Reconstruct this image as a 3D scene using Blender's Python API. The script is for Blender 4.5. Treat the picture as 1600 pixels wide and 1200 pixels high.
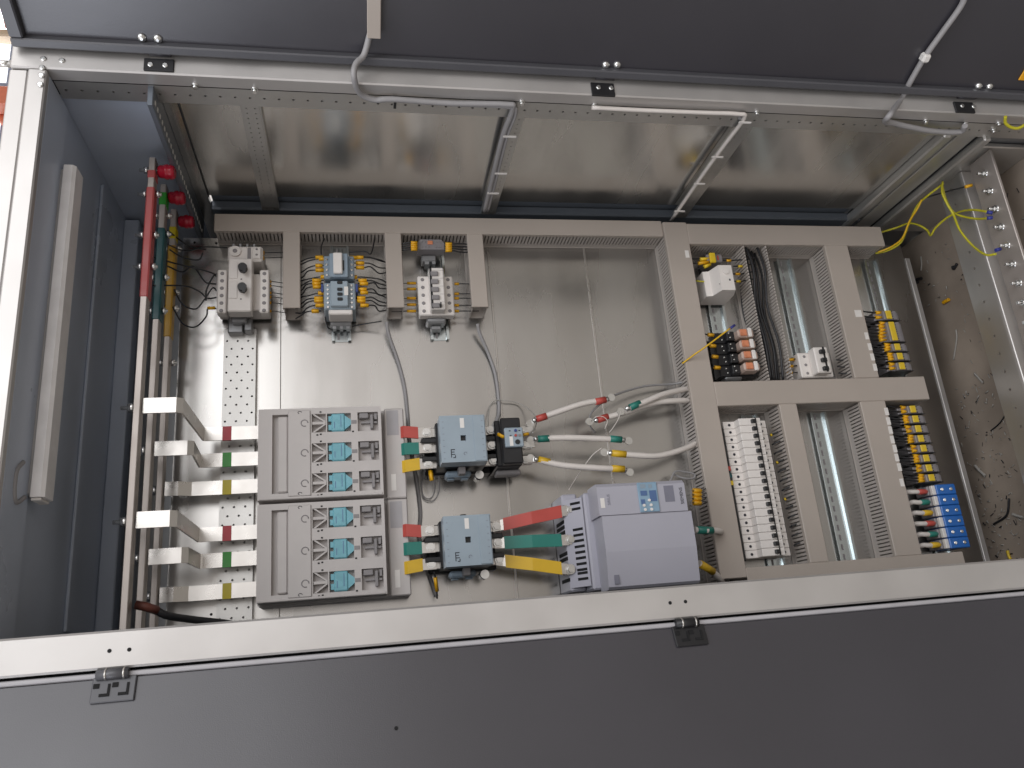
import bpy, math, random
from mathutils import Matrix, Vector
random.seed(7)
S = bpy.context.scene
for o in list(bpy.data.objects): bpy.data.objects.remove(o)

# ---------------------------------------------------------------- frame of reference
# The cabinet stands upright; the photograph was taken with the phone turned on its side, so the
# picture's right is down.  Cabinet coordinates: u = down, v = across, w = out of the mounting plate.
H = 1.42                                    # height of u = 0 above the workshop floor
M = Matrix(((0, 1, 0, 0), (0, 0, -1, 0), (-1, 0, 0, H), (0, 0, 0, 1)))
RC = ((0.98020385, -0.08562061, 0.17852035), (-0.02446801, -0.94713206, -0.31990965), (0.19647321, 0.30920863, -0.93047746))
F, ZC = 1244.19, 1.4
def A(x, y, w=0.0):
    """photo measurement at a known depth w -> (u, v) in metres"""
    a, b = (x - 800) / F, (y - 600) / F
    d = [RC[0][i] * a + RC[1][i] * b + RC[2][i] for i in range(3)]
    t = (w - ZC) / d[2]
    return d[0] * t, d[1] * t
def P(x, y, w=0.0):
    u, v = A(x, y, w); return (u, v, w)
def Pv(x, y, v):
    """photo measurement on a plane of constant v (the side wall)"""
    a, b = (x - 800) / F, (y - 600) / F
    d = [RC[0][i] * a + RC[1][i] * b + RC[2][i] for i in range(3)]
    t = v / d[1]; return (d[0] * t, v, ZC + d[2] * t)
def Pu(x, y, u):
    a, b = (x - 800) / F, (y - 600) / F
    d = [RC[0][i] * a + RC[1][i] * b + RC[2][i] for i in range(3)]
    t = u / d[0]; return (u, d[1] * t, ZC + d[2] * t)

# ---------------------------------------------------------------- camera
cam = bpy.data.objects.new('camera', bpy.data.cameras.new('camera'))
S.collection.objects.link(cam); S.camera = cam
cam.data.sensor_width = 36; cam.data.lens = F / 1600 * 36
cam.data.clip_start = .05; cam.data.clip_end = 60
X, Y, Z = Vector(RC[0]), -Vector(RC[1]), -Vector(RC[2])
cam.matrix_world = M @ (Matrix.Translation((0, 0, ZC)) @ Matrix((X, Y, Z)).transposed().to_4x4())

# ---------------------------------------------------------------- light
world = bpy.data.worlds.new('World'); S.world = world; world.use_nodes = True
bg = world.node_tree.nodes['Background']
bg.inputs[0].default_value = (.85, .80, .765, 1); bg.inputs[1].default_value = .74
def area(name, pos, target, sx, sy, power, col):
    l = bpy.data.lights.new(name, 'AREA'); l.shape = 'RECTANGLE'; l.size = sx; l.size_y = sy; l.energy = power; l.color = col
    o = bpy.data.objects.new(name, l); S.collection.objects.link(o)
    p = M @ Vector(pos); t = M @ Vector(target)
    o.matrix_world = Matrix.Translation(p) @ (t - p).to_track_quat('-Z', 'Y').to_matrix().to_4x4()
area('hall_window_light', (-1.9, 2.1, 4.2), (0.1, .5, 0), 3.4, 2.8, 60, (.95, .97, 1))
area('roof_light', (-2.8, .2, 2.6), (.1, .35, .1), 2.2, 1.4, 34, (.90, .95, 1))
area('side_fill_light', (-1.7, -3.4, 1.2), (-.1, .6, .2), 2.6, 1.8, 50, (.82, .88, 1))  # added fill with no known window; brightens upper door and side wall
S.view_settings.view_transform = 'Standard'; S.view_settings.look = 'None'
S.view_settings.gamma = 1; S.view_settings.exposure = 0.27
S.cycles.use_denoising = True; S.cycles.max_bounces = 8; S.cycles.caustics_reflective = False; S.cycles.caustics_refractive = False

# ---------------------------------------------------------------- materials
def mat(name, col, rough=.5, metal=0.0, var=.06, scale=30, rvar=.08, bump=0.0, bscale=200, stretch=(1, 1, 1), spec=.5, emit=None):
    m = bpy.data.materials.new(name); m.use_nodes = True
    N, L = m.node_tree.nodes, m.node_tree.links
    b = N['Principled BSDF']
    b.inputs['Metallic'].default_value = metal; b.inputs['Specular IOR Level'].default_value = spec
    tc = N.new('ShaderNodeTexCoord'); mp = N.new('ShaderNodeMapping'); mp.inputs['Scale'].default_value = stretch
    L.new(tc.outputs['Object'], mp.inputs['Vector'])
    nz = N.new('ShaderNodeTexNoise'); nz.inputs['Scale'].default_value = scale; nz.inputs['Detail'].default_value = 5
    L.new(mp.outputs[0], nz.inputs['Vector'])
    def ramp(lo, hi, src):
        r = N.new('ShaderNodeMapRange'); r.interpolation_type = 'SMOOTHERSTEP'; r.inputs[1].default_value = .2; r.inputs[2].default_value = .8
        r.inputs[3].default_value = lo; r.inputs[4].default_value = hi; L.new(src, r.inputs[0]); return r.outputs[0]
    mx = N.new('ShaderNodeMixRGB'); mx.inputs[1].default_value = (*[c * (1 - var) for c in col], 1); mx.inputs[2].default_value = (*[min(1, c * (1 + var)) for c in col], 1)
    L.new(ramp(0, 1, nz.outputs['Fac']), mx.inputs[0]); L.new(mx.outputs[0], b.inputs['Base Color'])
    L.new(ramp(max(.02, rough - rvar), min(1, rough + rvar), nz.outputs['Fac']), b.inputs['Roughness'])
    if bump:
        n2 = N.new('ShaderNodeTexNoise'); n2.inputs['Scale'].default_value = bscale; L.new(mp.outputs[0], n2.inputs['Vector'])
        bp = N.new('ShaderNodeBump'); bp.inputs['Strength'].default_value = bump; bp.inputs['Distance'].default_value = .001
        L.new(n2.outputs['Fac'], bp.inputs['Height']); L.new(bp.outputs[0], b.inputs['Normal'])
    if emit:
        b.inputs['Emission Color'].default_value = (*emit[0], 1); b.inputs['Emission Strength'].default_value = emit[1]
    return m
MT = {}
MT['galv'] = mat('galvanised_steel', (.56, .55, .53), .36, .8, .10, 9, .07, .05, 60, (1, .35, 1))
MT['plate'] = mat('galvanised_plate', (.55, .535, .515), .25, .96, .09, 7, .07, .03, 25, (1, .25, 1))
MT['galv_wall'] = mat('brushed_galvanised_steel', (.70, .69, .665), .23, .92, .12, 10, .08, .06, 30, (1, 1, .15))
MT['galv_dull'] = mat('dull_galvanised_steel', (.33, .335, .345), .42, .75, .12, 12, .1)
MT['frame'] = mat('zinc_frame_steel', (.56, .54, .525), .40, .6, .06, 8, .08, .04, 120)
MT['anthracite'] = mat('anthracite_powder_coat', (.040, .038, .047), .33, 0, .05, 4, .05, .12, 900, spec=.9)
MT['anthracite_rim'] = mat('anthracite_rim', (.085, .085, .095), .35, 0, .05, 10, .05)
MT['hazed_grey'] = mat('hazed_panel', (.52, .58, .69), .34, .1, .10, 5, .08)  # pale blue tone paints lens-flare haze onto the grey panels
MT['steel_dk'] = mat('darkened_steel', (.15, .17, .20), .35, .3, .1, 6)  # dark tone paints in the dark reflection on the galvanised rear rail
MT['seal'] = mat('grey_seal_strip', (.42, .41, .43), .5)
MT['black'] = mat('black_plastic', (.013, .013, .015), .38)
MT['blackwire'] = mat('black_wire_sheath', (.02, .02, .023), .42)
MT['hole'] = mat('dark_void', (.008, .008, .009), .9)
MT['duct'] = mat('grey_duct_plastic', (.45, .395, .35), .45, 0, .04, 8, .06)
MT['duct_in'] = mat('duct_finger_plastic', (.50, .455, .42), .5, 0, .05, 20)
MT['white'] = mat('white_device_plastic', (.82, .775, .74), .4, 0, .04, 20)
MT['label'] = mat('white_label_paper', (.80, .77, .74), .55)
MT['grey'] = mat('light_grey_plastic', (.56, .525, .51), .42, 0, .04, 25)
MT['midgrey'] = mat('mid_grey_plastic', (.26, .245, .25), .45, 0, .05, 25)
MT['teal'] = mat('teal_plastic', (.19, .46, .54), .28, 0, .08, 60)
MT['bluegrey'] = mat('pale_blue_grey_plastic', (.33, .40, .46), .4, 0, .04, 25)
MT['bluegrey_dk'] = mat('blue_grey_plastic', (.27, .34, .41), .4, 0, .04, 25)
MT['lavender'] = mat('lavender_grey_plastic', (.43, .425, .485), .42, 0, .03, 6)
MT['panelblue'] = mat('pale_blue_keypad', (.25, .38, .50), .35)
MT['keyblue'] = mat('keypad_blue', (.09, .16, .33), .35)
MT['bluetag'] = mat('navy_plastic', (.045, .075, .26), .4)
MT['blue'] = mat('blue_terminal_plastic', (.02, .145, .50), .34)
MT['termgrey'] = mat('terminal_grey_plastic', (.24, .225, .235), .45, 0, .06, 60)
MT['yellow'] = mat('yellow_label_plastic', (.80, .56, .03), .4)
MT['marker'] = mat('orange_yellow_marker', (.80, .42, .012), .4, 0, .08, 90)
MT['relay'] = mat('clear_relay_case', (.55, .42, .36), .18, 0, .15, 60)
MT['coil'] = mat('copper_orange_coil', (.68, .25, .13), .3, 0, .15, 90)
MT['red'] = mat('red_heat_shrink', (.50, .075, .06), .4, 0, .06, 30)
MT['green'] = mat('green_heat_shrink', (.02, .20, .16), .4, 0, .06, 30)
MT['gold'] = mat('yellow_heat_shrink', (.72, .45, .025), .4, 0, .06, 30)
MT['dred'] = mat('red_busbar_sleeve', (.46, .085, .085), .4, 0, .05, 30)
MT['dgreen'] = mat('dark_green_busbar_sleeve', (.015, .085, .095), .4, 0, .05, 30)
MT['dyel'] = mat('ochre_busbar_sleeve', (.55, .31, .03), .4, 0, .05, 30)
MT['brown'] = mat('brown_heat_shrink', (.16, .05, .035), .45)
MT['insul'] = mat('red_insulator_resin', (.42, .008, .03), .28)
MT['tin'] = mat('tinned_copper', (.60, .575, .545), .30, .9, .05, 30, .06)
MT['palegrey'] = mat('pale_grey_print', (.40, .385, .40), .5)
MT['alu'] = mat('bare_busbar', (.46, .415, .385), .42, .55, .06, 15, .06)
MT['zinc'] = mat('zinc_plated_steel', (.74, .74, .73), .2, .95, .08, 60)
MT['rail'] = mat('din_rail_zinc', (.62, .67, .68), .22, .95, .06, 20, .06, .04, 60, (1, .1, 1))
MT['cable'] = mat('white_cable_sheath', (.72, .67, .63), .45, 0, .04, 30)
MT['gcable'] = mat('grey_cable_sheath', (.33, .32, .325), .5, 0, .05, 30)
MT['ygreen'] = mat('yellow_green_wire', (.55, .50, .03), .4, 0, .10, 80)
MT['ywire'] = mat('yellow_wire', (.78, .48, .02), .4)
MT['navy'] = mat('navy_ferrule', (.03, .04, .25), .4)
MT['bandr'] = mat('red_tape', (.50, .035, .05), .4); MT['bandg'] = mat('green_tape', (.03, .32, .03), .4); MT['bandy'] = mat('yellow_tape', (.58, .47, .01), .4)
MT['lamp'] = mat('frosted_lamp_cover', (.90, .88, .88), .4)
MT['board'] = mat('brown_board', (.36, .295, .24), .7, 0, .25, 7, .08, .2, 90)
MT['scrap'] = mat('pale_scrap', (.42, .40, .37), .6)
MT['concrete'] = mat('concrete_floor', (.32, .30, .27), .7, 0, .15, 6, .1, .3, 60)
MT['orange'] = mat('orange_red_paint', (.55, .15, .08), .5)
MT['steelblue'] = mat('blue_grey_paint', (.22, .25, .33), .5)
MT['tan'] = mat('tan_wall_paint', (.48, .37, .26), .7)
MT['pane'] = mat('daylit_glass', (.9, .93, 1), .2, emit=((.93, .96, 1), 3.0))
MT['ink'] = mat('dark_print', (.02, .02, .03), .6)
MT['inkgrey'] = mat('grey_print', (.21, .21, .26), .6)
MT['orangetag'] = mat('orange_tag', (.85, .40, .01), .45)

# ---------------------------------------------------------------- mesh builder
class MB:
    def __init__(s): s.v, s.f, s.sm = [], [], []
    def add(s, vs, fs, smooth=False):
        n = len(s.v); s.v += [tuple(p) for p in vs]; s.f += [[i + n for i in f] for f in fs]; s.sm += [smooth] * len(fs); return s
    def box(s, u0, u1, v0, v1, w0, w1, c=0.0):
        u0, u1 = min(u0, u1), max(u0, u1); v0, v1 = min(v0, v1), max(v0, v1); w0, w1 = min(w0, w1), max(w0, w1)
        c = min(c, (u1 - u0) * .45, (v1 - v0) * .45, (w1 - w0) * .45)
        lo, hi = (u0, v0, w0), (u1, v1, w1)
        if c <= 0:
            vs = [((u0, u1)[i & 1], (v0, v1)[i >> 1 & 1], (w0, w1)[i >> 2]) for i in range(8)]
            return s.add(vs, [(0, 2, 3, 1), (4, 5, 7, 6), (0, 1, 5, 4), (2, 6, 7, 3), (0, 4, 6, 2), (1, 3, 7, 5)])
        vs, idx = [], {}
        for i in range(8):
            sg = (i & 1, i >> 1 & 1, i >> 2)
            for ax in range(3):
                p = []
                for k in range(3):
                    e = hi[k] if sg[k] else lo[k]
                    p.append(e if k == ax else (e - c if sg[k] else e + c))
                idx[(i, ax)] = len(vs); vs.append(p)
        fs = []
        for ax in range(3):
            b1, b2 = [k for k in range(3) if k != ax]
            for side in (0, 1):
                q = [side << ax | (a << b1) | (b << b2) for a, b in ((0, 0), (1, 0), (1, 1), (0, 1))]
                fs.append([idx[(i, ax)] for i in q])
            for a in (0, 1):
                for b in (0, 1):
                    i0 = (a << b1) | (b << b2); i1 = i0 | (1 << ax)
                    fs.append([idx[(i0, b1)], idx[(i1, b1)], idx[(i1, b2)], idx[(i0, b2)]])
        for i in range(8): fs.append([idx[(i, k)] for k in range(3)])
        return s.add(vs, fs)
    def rect(s, x0, y0, x1, y1, w0, w1, c=0.0):
        """box whose front face (at w1) is seen between two photo points"""
        a, b = A(x0, y0, w1), A(x1, y1, w1); return s.box(a[0], b[0], b[1], a[1], w0, w1, c)
    def tube(s, pts, r, n=8, cap=True):
        pts = [Vector(p) for p in pts]; rings = []
        rr = r if isinstance(r, (list, tuple)) else [r] * len(pts)
        t = (pts[1] - pts[0]).normalized(); ref = Vector((0, 0, 1)) if abs(t.z) < .8 else Vector((0, 1, 0))
        nrm = t.cross(ref).normalized(); vs = []
        for i, p in enumerate(pts):
            t = (pts[min(i + 1, len(pts) - 1)] - pts[max(i - 1, 0)])
            t = t.normalized() if t.length > 1e-9 else Vector((0, 0, 1))
            nrm = (nrm - t * nrm.dot(t)); nrm = nrm.normalized() if nrm.length > 1e-6 else t.orthogonal().normalized()
            bn = t.cross(nrm)
            vs += [p + (nrm * math.cos(2 * math.pi * k / n) + bn * math.sin(2 * math.pi * k / n)) * rr[i] for k in range(n)]
        fs = [(i * n + k, i * n + (k + 1) % n, (i + 1) * n + (k + 1) % n, (i + 1) * n + k) for i in range(len(pts) - 1) for k in range(n)]
        s.add(vs, fs, True)
        if cap:
            m = len(s.v) - len(vs); s.f += [[m + k for k in range(n)][::-1], [m + (len(pts) - 1) * n + k for k in range(n)]]; s.sm += [False, False]
        return s
    def cyl(s, p0, p1, r, n=10): return s.tube([p0, p1], r, n)
    def bolt(s, u, v, w, r=.005, h=.004):
        """hex or dome head standing on a face at w"""
        s.tube([(u, v, w - .001), (u, v, w + .0012)], r * 1.35, 12)
        return s.tube([(u, v, w + .001), (u, v, w + h)], r, 6)
    def screw(s, u, v, w, r=.003):
        s.tube([(u, v, w - .0005), (u, v, w + .0006), (u, v, w + .0016)], [r, r, r * .7], 10); return s
    def prism(s, poly, k, a, b):
        """poly in the two axes other than k, extruded from a to b along axis k"""
        n = len(poly); vs = []
        for e in (a, b):
            for p in poly:
                q = list(p); q.insert(k, e); vs.append(q)
        fs = [list(range(n))[::-1], list(range(n, 2 * n))] + [(i, (i + 1) % n, n + (i + 1) % n, n + i) for i in range(n)]
        return s.add(vs, fs)
    def strip(s, pts, half, thick):
        """flat bar: centre line in (u, w), width along v; pts = (u, v, w)"""
        vs = []
        for i, p in enumerate(pts):
            a = Vector(pts[max(i - 1, 0)]); b = Vector(pts[min(i + 1, len(pts) - 1)]); t = (b - a).normalized()
            n = Vector((-t.z, 0, t.x)); n = n.normalized() if n.length > 1e-6 else Vector((0, 0, 1))
            if n.z < 0: n = -n
            q = Vector(p)
            for sv, sn in ((-half, 0), (half, 0), (half, 1), (-half, 1)):
                vs.append(q + Vector((0, sv, 0)) + n * (thick * sn))
        fs = [(0, 1, 2, 3)] + [(i * 4 + k, (i + 1) * 4 + k, (i + 1) * 4 + (k + 1) % 4, i * 4 + (k + 1) % 4) for i in range(len(pts) - 1) for k in range(4)]
        m = (len(pts) - 1) * 4; fs.append((m + 3, m + 2, m + 1, m)); return s.add(vs, fs)
    def recessed(s, u0, u1, v0, v1, w0, w1, holes, depth):
        """slab with rectangular recesses sunk into its front face"""
        us = sorted({u0, u1, *[h[0] for h in holes], *[h[1] for h in holes]}); vs_ = sorted({v0, v1, *[h[2] for h in holes], *[h[3] for h in holes]})
        def lev(i, j):
            if i < 0 or j < 0 or i >= len(us) - 1 or j >= len(vs_) - 1: return w0
            cu, cv = (us[i] + us[i + 1]) / 2, (vs_[j] + vs_[j + 1]) / 2
            return w1 - depth if any(h[0] < cu < h[1] and h[2] < cv < h[3] for h in holes) else w1
        for i in range(len(us) - 1):
            for j in range(len(vs_) - 1):
                l = lev(i, j); a, b, c, d = us[i], us[i + 1], vs_[j], vs_[j + 1]
                s.add([(a, c, l), (b, c, l), (b, d, l), (a, d, l)], [(0, 1, 2, 3)])
                for (di, dj, p, q) in ((1, 0, (b, c), (b, d)), (-1, 0, (a, d), (a, c)), (0, 1, (b, d), (a, d)), (0, -1, (a, c), (b, c))):
                    m = lev(i + di, j + dj)
                    if m < l - 1e-6: s.add([(*p, m), (*q, m), (*q, l), (*p, l)], [(0, 1, 2, 3)])
        s.add([(u0, v0, w0), (u0, v1, w0), (u1, v1, w0), (u1, v0, w0)], [(0, 1, 2, 3)]); return s
    def mesh(s, name, org=(0, 0, 0)):
        m = bpy.data.meshes.new(name); m.from_pydata([(p[0] - org[0], p[1] - org[1], p[2] - org[2]) for p in s.v], [], s.f)
        m.polygons.foreach_set('use_smooth', s.sm); m.update(); return m
def perforated(mb, O, e1, e2, nrm, n1, n2, p1, p2, r, th, stagger=False):
    """sheet of n1 x n2 cells (pitch p1, p2) from corner O, each with a round hole through it"""
    O, e1, e2, nrm = Vector(O), Vector(e1), Vector(e2), Vector(nrm)
    for i in range(n1):
        for j in range(n2):
            c = O + e1 * ((i + .5) * p1) + e2 * ((j + .5) * p2)
            hc = c + e1 * ((p1 * .22 if j % 2 else -p1 * .22) if stagger else 0)
            vs = []
            out = [(-1, -1), (0, -1), (1, -1), (1, 0), (1, 1), (0, 1), (-1, 1), (-1, 0)]
            for k, (a, b) in enumerate(out):
                th_ = math.atan2(b, a)
                vs.append(c + e1 * (a * p1 / 2) + e2 * (b * p2 / 2))
                q = hc + (e1 * math.cos(th_) + e2 * math.sin(th_)) * r
                vs.append(q); vs.append(q - nrm * th)
            fs = []
            for k in range(8):
                n = (k + 1) % 8
                fs += [(k * 3, n * 3, n * 3 + 1, k * 3 + 1), (k * 3 + 1, n * 3 + 1, n * 3 + 2, k * 3 + 2)]
            mb.add(vs, fs)
    return mb

# ---------------------------------------------------------------- objects
C = S.collection
def tag(o, label=None, cat=None, group=None, kind=None):
    if label: o['label'] = label
    if cat: o['category'] = cat
    if group: o['group'] = group
    if kind: o['kind'] = kind
    return o
def thing(name, label, cat, org=(0, 0, 0), group=None, kind=None):
    o = bpy.data.objects.new(name, None); C.objects.link(o); o.empty_display_size = .02
    o.matrix_world = M @ Matrix.Translation(org); o['_o'] = list(org)
    return tag(o, label, cat, group, kind)
def part(name, mb, m, parent, label=None, kind=None):
    org = parent['_o']
    me = mb if isinstance(mb, bpy.types.Mesh) else mb.mesh(name, org)
    if not me.materials: me.materials.append(MT[m])
    o = bpy.data.objects.new(name, me); C.objects.link(o); o.parent = parent; o['_o'] = list(org)
    return tag(o, label, None, None, kind)
def solo(name, mb, m, label, cat, org=(0, 0, 0), group=None, kind=None):
    me = mb.mesh(name, org); me.materials.append(MT[m])
    o = bpy.data.objects.new(name, me); C.objects.link(o); o.matrix_world = M @ Matrix.Translation(org); o['_o'] = list(org)
    return tag(o, label, cat, group, kind)
def clone(root, org, label):
    def cp(o, par):
        c = o.copy(); C.objects.link(c)
        if par: c.parent = par
        for ch in o.children: cp(ch, c)
        return c
    r = cp(root, None); r.matrix_world = M @ Matrix.Translation(org); r['_o'] = list(org); r['label'] = label
    return r
def spline(pts, k=6):
    pts = [Vector(p) for p in pts]
    if len(pts) < 3: return pts
    q = [pts[0] * 2 - pts[1]] + pts + [pts[-1] * 2 - pts[-2]]; out = []
    for i in range(1, len(q) - 2):
        for j in range(k):
            t = j / k; a, b, c, d = q[i - 1:i + 3]
            out.append(.5 * ((2 * b) + (c - a) * t + (2 * a - 5 * b + 4 * c - d) * t * t + (3 * b - a - 3 * c + d) * t ** 3))
    return out + [pts[-1]]
def text(s, size, m, parent, pos, rz=math.pi / 2, name='lettering'):
    cu = bpy.data.curves.new(name, 'FONT'); cu.body = s; cu.size = size; cu.align_x = 'CENTER'; cu.align_y = 'CENTER'; cu.extrude = .0002
    tmp = bpy.data.objects.new('tmp', cu); C.objects.link(tmp); bpy.context.view_layer.update(); me = bpy.data.meshes.new_from_object(tmp.evaluated_get(bpy.context.evaluated_depsgraph_get())); bpy.data.objects.remove(tmp)
    me.materials.clear(); me.materials.append(MT[m]); o = bpy.data.objects.new(name, me); C.objects.link(o); o.parent = parent
    og = parent['_o']; o.location = (pos[0] - og[0], pos[1] - og[1], pos[2] - og[2]); o.rotation_euler = (0, 0, rz); return o
ORD = ['first', 'second', 'third', 'fourth', 'fifth', 'sixth', 'seventh', 'eighth', 'ninth', 'tenth', 'eleventh', 'twelfth', 'thirteenth', 'fourteenth', 'fifteenth', 'sixteenth', 'seventeenth', 'eighteenth']

# ================================================================ the setting
m = MB(); m.box(H, H + .05, -6, 7, -5, 7); solo('floor', m, 'concrete', 'grey concrete workshop floor under the cabinet', 'floor', kind='structure')

# ================================================================ cabinet
cab = thing('switchgear_cabinet', 'tall open switchgear cabinet with galvanised interior and anthracite doors', 'cabinet', (1.42, .42, 0))
FW = .40
m = MB(); m.box(-.452, 1.42, .0117, .053, .335, FW, .0025); rl = part('frame_rail', m, 'frame', cab, 'broad bare zinc rail along the lower door')
m = MB(); m.box(-.452, 1.42, .0055, .0112, .33, .380, .001); part('gap_shade_strip', m, 'hole', rl)  # black strip paints the dark gap between rail and lower door
m = MB()
for x, y in ((171, 1017), (202, 1015), (1047, 942), (1071, 940)):
    p = P(x, y, FW); m.cyl((p[0], p[1], FW - .0015), (p[0], p[1], FW + .0004), .0023, 10)
part('bolt_hole', m, 'hole', rl)
m = MB(); m.box(-.4505, 1.42, .8095, .852, .374, FW, .002); rt = part('frame_rail', m, 'frame', cab)
m = MB(); m.box(-.4505, 1.42, .816, .850, .336, .3735); part('dark_backing', m, 'hole', rt)  # black backing added so the flange holes look dark
m = MB(); perforated(m, (-.404, .8098, .3357), (1, 0, 0), (0, 0, 1), (0, -1, 0), 86, 1, .0211, .0381, .0021, .004); part('perforated_flange', m, 'galv', rt)
m = MB(); m.box(-.4275, -.404, .0535, .809, .386, FW - .0006, .002); post = part('frame_post', m, 'frame', cab)
m = MB(); m.box(-.4275, -.4045, .0535, .809, .31, .3858, .001); part('post_return', m, 'hazed_grey', post)
m = MB(); m.box(-.452, -.4285, .0535, .809, .30, FW - .004, .002); part('outer_rim', m, 'frame', post)
m = MB()
for x, y in ((68, 92), (97, 95), (66, 106), (65, 118), (63, 132)):
    p = P(x, y, FW); m.tube([(p[0], p[1], FW - .001), (p[0], p[1], FW + .0012), (p[0], p[1], FW + .002)], [.0042, .0042, .0028], 12); m.tube([(p[0], p[1], FW + .0018), (p[0], p[1], FW + .0026)], .0016, 8)
part('rivet_and_light_dot', m, 'zinc', post)
m = MB(); m.box(1.40, 1.42, .0535, .809, -.09, FW, .002); part('frame_post', m, 'frame', cab)
# roof of the cabinet, back, sides, floor board
m = MB(); m.box(-.425, -.4115, .0, .834, -.13, .333, .001); rf = part('roof_panel', m, 'hazed_grey', cab, 'grey panel with painted blue haze closing the top of the cabinet')
m = MB(); m.box(-.4112, -.397, .07, .80, -.055, -.025, .002); m.box(-.4112, -.4065, .07, .80, .10, .125, .0015); part('stiffener', m, 'hazed_grey', rf)
m = MB(); m.box(-.4113, 1.34, .0, .834, -.14, -.125); part('back_panel', m, 'galv_dull', cab)
m = MB(); m.box(-.4113, -.385, .0, .815, -.11, -.018, .002); m.box(-.378, -.364, .0, .815, -.11, -.04, .002); part('rear_post', m, 'hazed_grey', cab)
wl = .8215
m = MB(); m.box(-.247, .6525, wl, wl + .012, .062, .334); part('side_panel', m, 'galv_wall', cab)
m = MB(); m.box(.6535, 1.064, wl, wl + .012, .062, .334); part('side_panel', m, 'galv_wall', cab)
m = MB(); m.box(-.4113, -.2720, wl + .001, wl + .012, -.124, .334); part('side_panel', m, 'hazed_grey', cab)
m = MB(); m.box(-.2716, -.2503, wl + .0005, wl + .012, -.124, .334); part('side_panel', m, 'galv_wall', cab)
m = MB(); m.box(1.066, 1.33, wl + .006, wl + .014, -.124, .334); part('side_panel', m, 'galv_dull', cab)
m = MB(); m.box(-.247, 1.064, wl + .010, wl + .02, -.124, .061); m.box(-.25, 1.10, .80, wl + .009, -.055, -.002, .004); m.box(-.25, 1.10, .812, wl + .009, .004, .032, .003); part('rear_rail', m, 'steel_dk', cab)
m = MB(); m.box(-.2495, -.2475, .8185, wl + .01, .06, .334); part('panel_seal', m, 'black', cab)
m = MB(); m.box(-.4113, 1.36, -.001, .0110, -.124, .329); part('side_panel', m, 'galv_dull', cab)
for (x0, x1, xb0, xb1, lab) in ((391, 406, 424, 441, None), (798, 818, 753, 775, None), (1150, 1172, 1046, 1068, None)):
    ua = Pv(x0, 150 if x0 < 500 else 180, .812)[0]; ub = Pv(x1, 150 if x0 < 500 else 180, .812)[0]
    if x0 < 500: ua, ub = -.158, -.127
    elif x0 < 900: ua, ub = .258, .286
    else: ua, ub = .662, .690
    m = MB(); m.box(ua, ua + .0025, .812, wl - .0002, .03, .334); m.box(ub - .0025, ub, .812, wl - .0002, .03, .334)
    perforated(m, (ua + .0025, .8115, .03), (0, 0, 1), (1, 0, 0), (0, -1, 0), 25, 2, .304 / 25, (ub - ua - .005) / 2, .0012, .003)
    part('perforated_rail', m, 'galv', cab)
m = MB(); m.box(1.066, 1.083, .806, wl + .004, -.02, .338, .003); m.box(1.0832, 1.1455, .8165, wl + .004, -.02, .336, .002); m.box(1.10, 1.112, .8125, .8164, -.02, .336, .001); m.box(1.150, 1.166, .802, wl + .004, -.02, .338, .003); m.box(1.172, 1.30, .815, wl + .004, -.02, .30, .002)
part('corner_post', m, 'galv', cab)
m = MB(); m.box(1.1458, 1.1495, .8165, wl + .004, -.02, .338); part('post_gap', m, 'hole', cab)
m = MB(); m.box(1.30, 1.315, .0112, .82, -.1245, .40); fb = part('floor_board', m, 'board', cab, 'brown scuffed board on the cabinet floor')
m = MB(); m.box(1.34, 1.42, -.0, .85, -.09, .40); part('plinth', m, 'anthracite', cab)
# mounting plate in three sheets with raised seams
us = [-.302, -.126, A(790, 720, 0)[0], A(925, 490, 0)[0], 1.207]
for i in range(4):
    m = MB(); m.box(us[i] + .0002, us[i + 1] - .0002, .062, .768, -.003, 0, .0006); part('mounting_plate', m, 'plate', cab)
for i in (2, 3):
    m = MB(); m.box(us[i] - .0022, us[i] + .0022, .062, .768, -.003, .0012, .0006); part('seam_strip', m, 'tin', cab)
m = MB(); m.box(1.2078, 1.2185, .03, .735, -.02, .003, .0004); part('plate_flange', m, 'frame', cab)
m = MB(); perforated(m, (-.222, .07, .0135), (1, 0, 0), (0, 1, 0), (0, 0, 1), 3, 34, .054 / 3, .507 / 34, .0019, .003, True); m.box(-.2225, -.222, .07, .577, .0, .0135); m.box(-.168, -.1675, .07, .577, .0, .0135); m.box(-.222, -.168, .5771, .5775, 0, .0135)
part('perforated_strut', m, 'galv', cab)
m = MB()
for x, y in ((304, 379), (338, 380), (330, 960), (380, 378)): p = P(x, y); m.cyl((p[0], p[1], -.001), (p[0], p[1], .0005), .0022, 10)
part('bolt_hole', m, 'hole', cab)
# bolts on the side flange
for x, y in ((305, 133), (398, 139), (815, 159), (929, 164), (1182, 175), (1446, 188), (1508, 193), (1560, 192), (1552, 203)):
    p = Pv(x, y, .8096); m = MB(); m.tube([(p[0], .8099, p[2]), (p[0], .8075, p[2])], .0052, 12); m.tube([(p[0], .8076, p[2]), (p[0], .8035, p[2])], .0036, 6); part('flange_bolt', m, 'zinc', cab)
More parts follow.
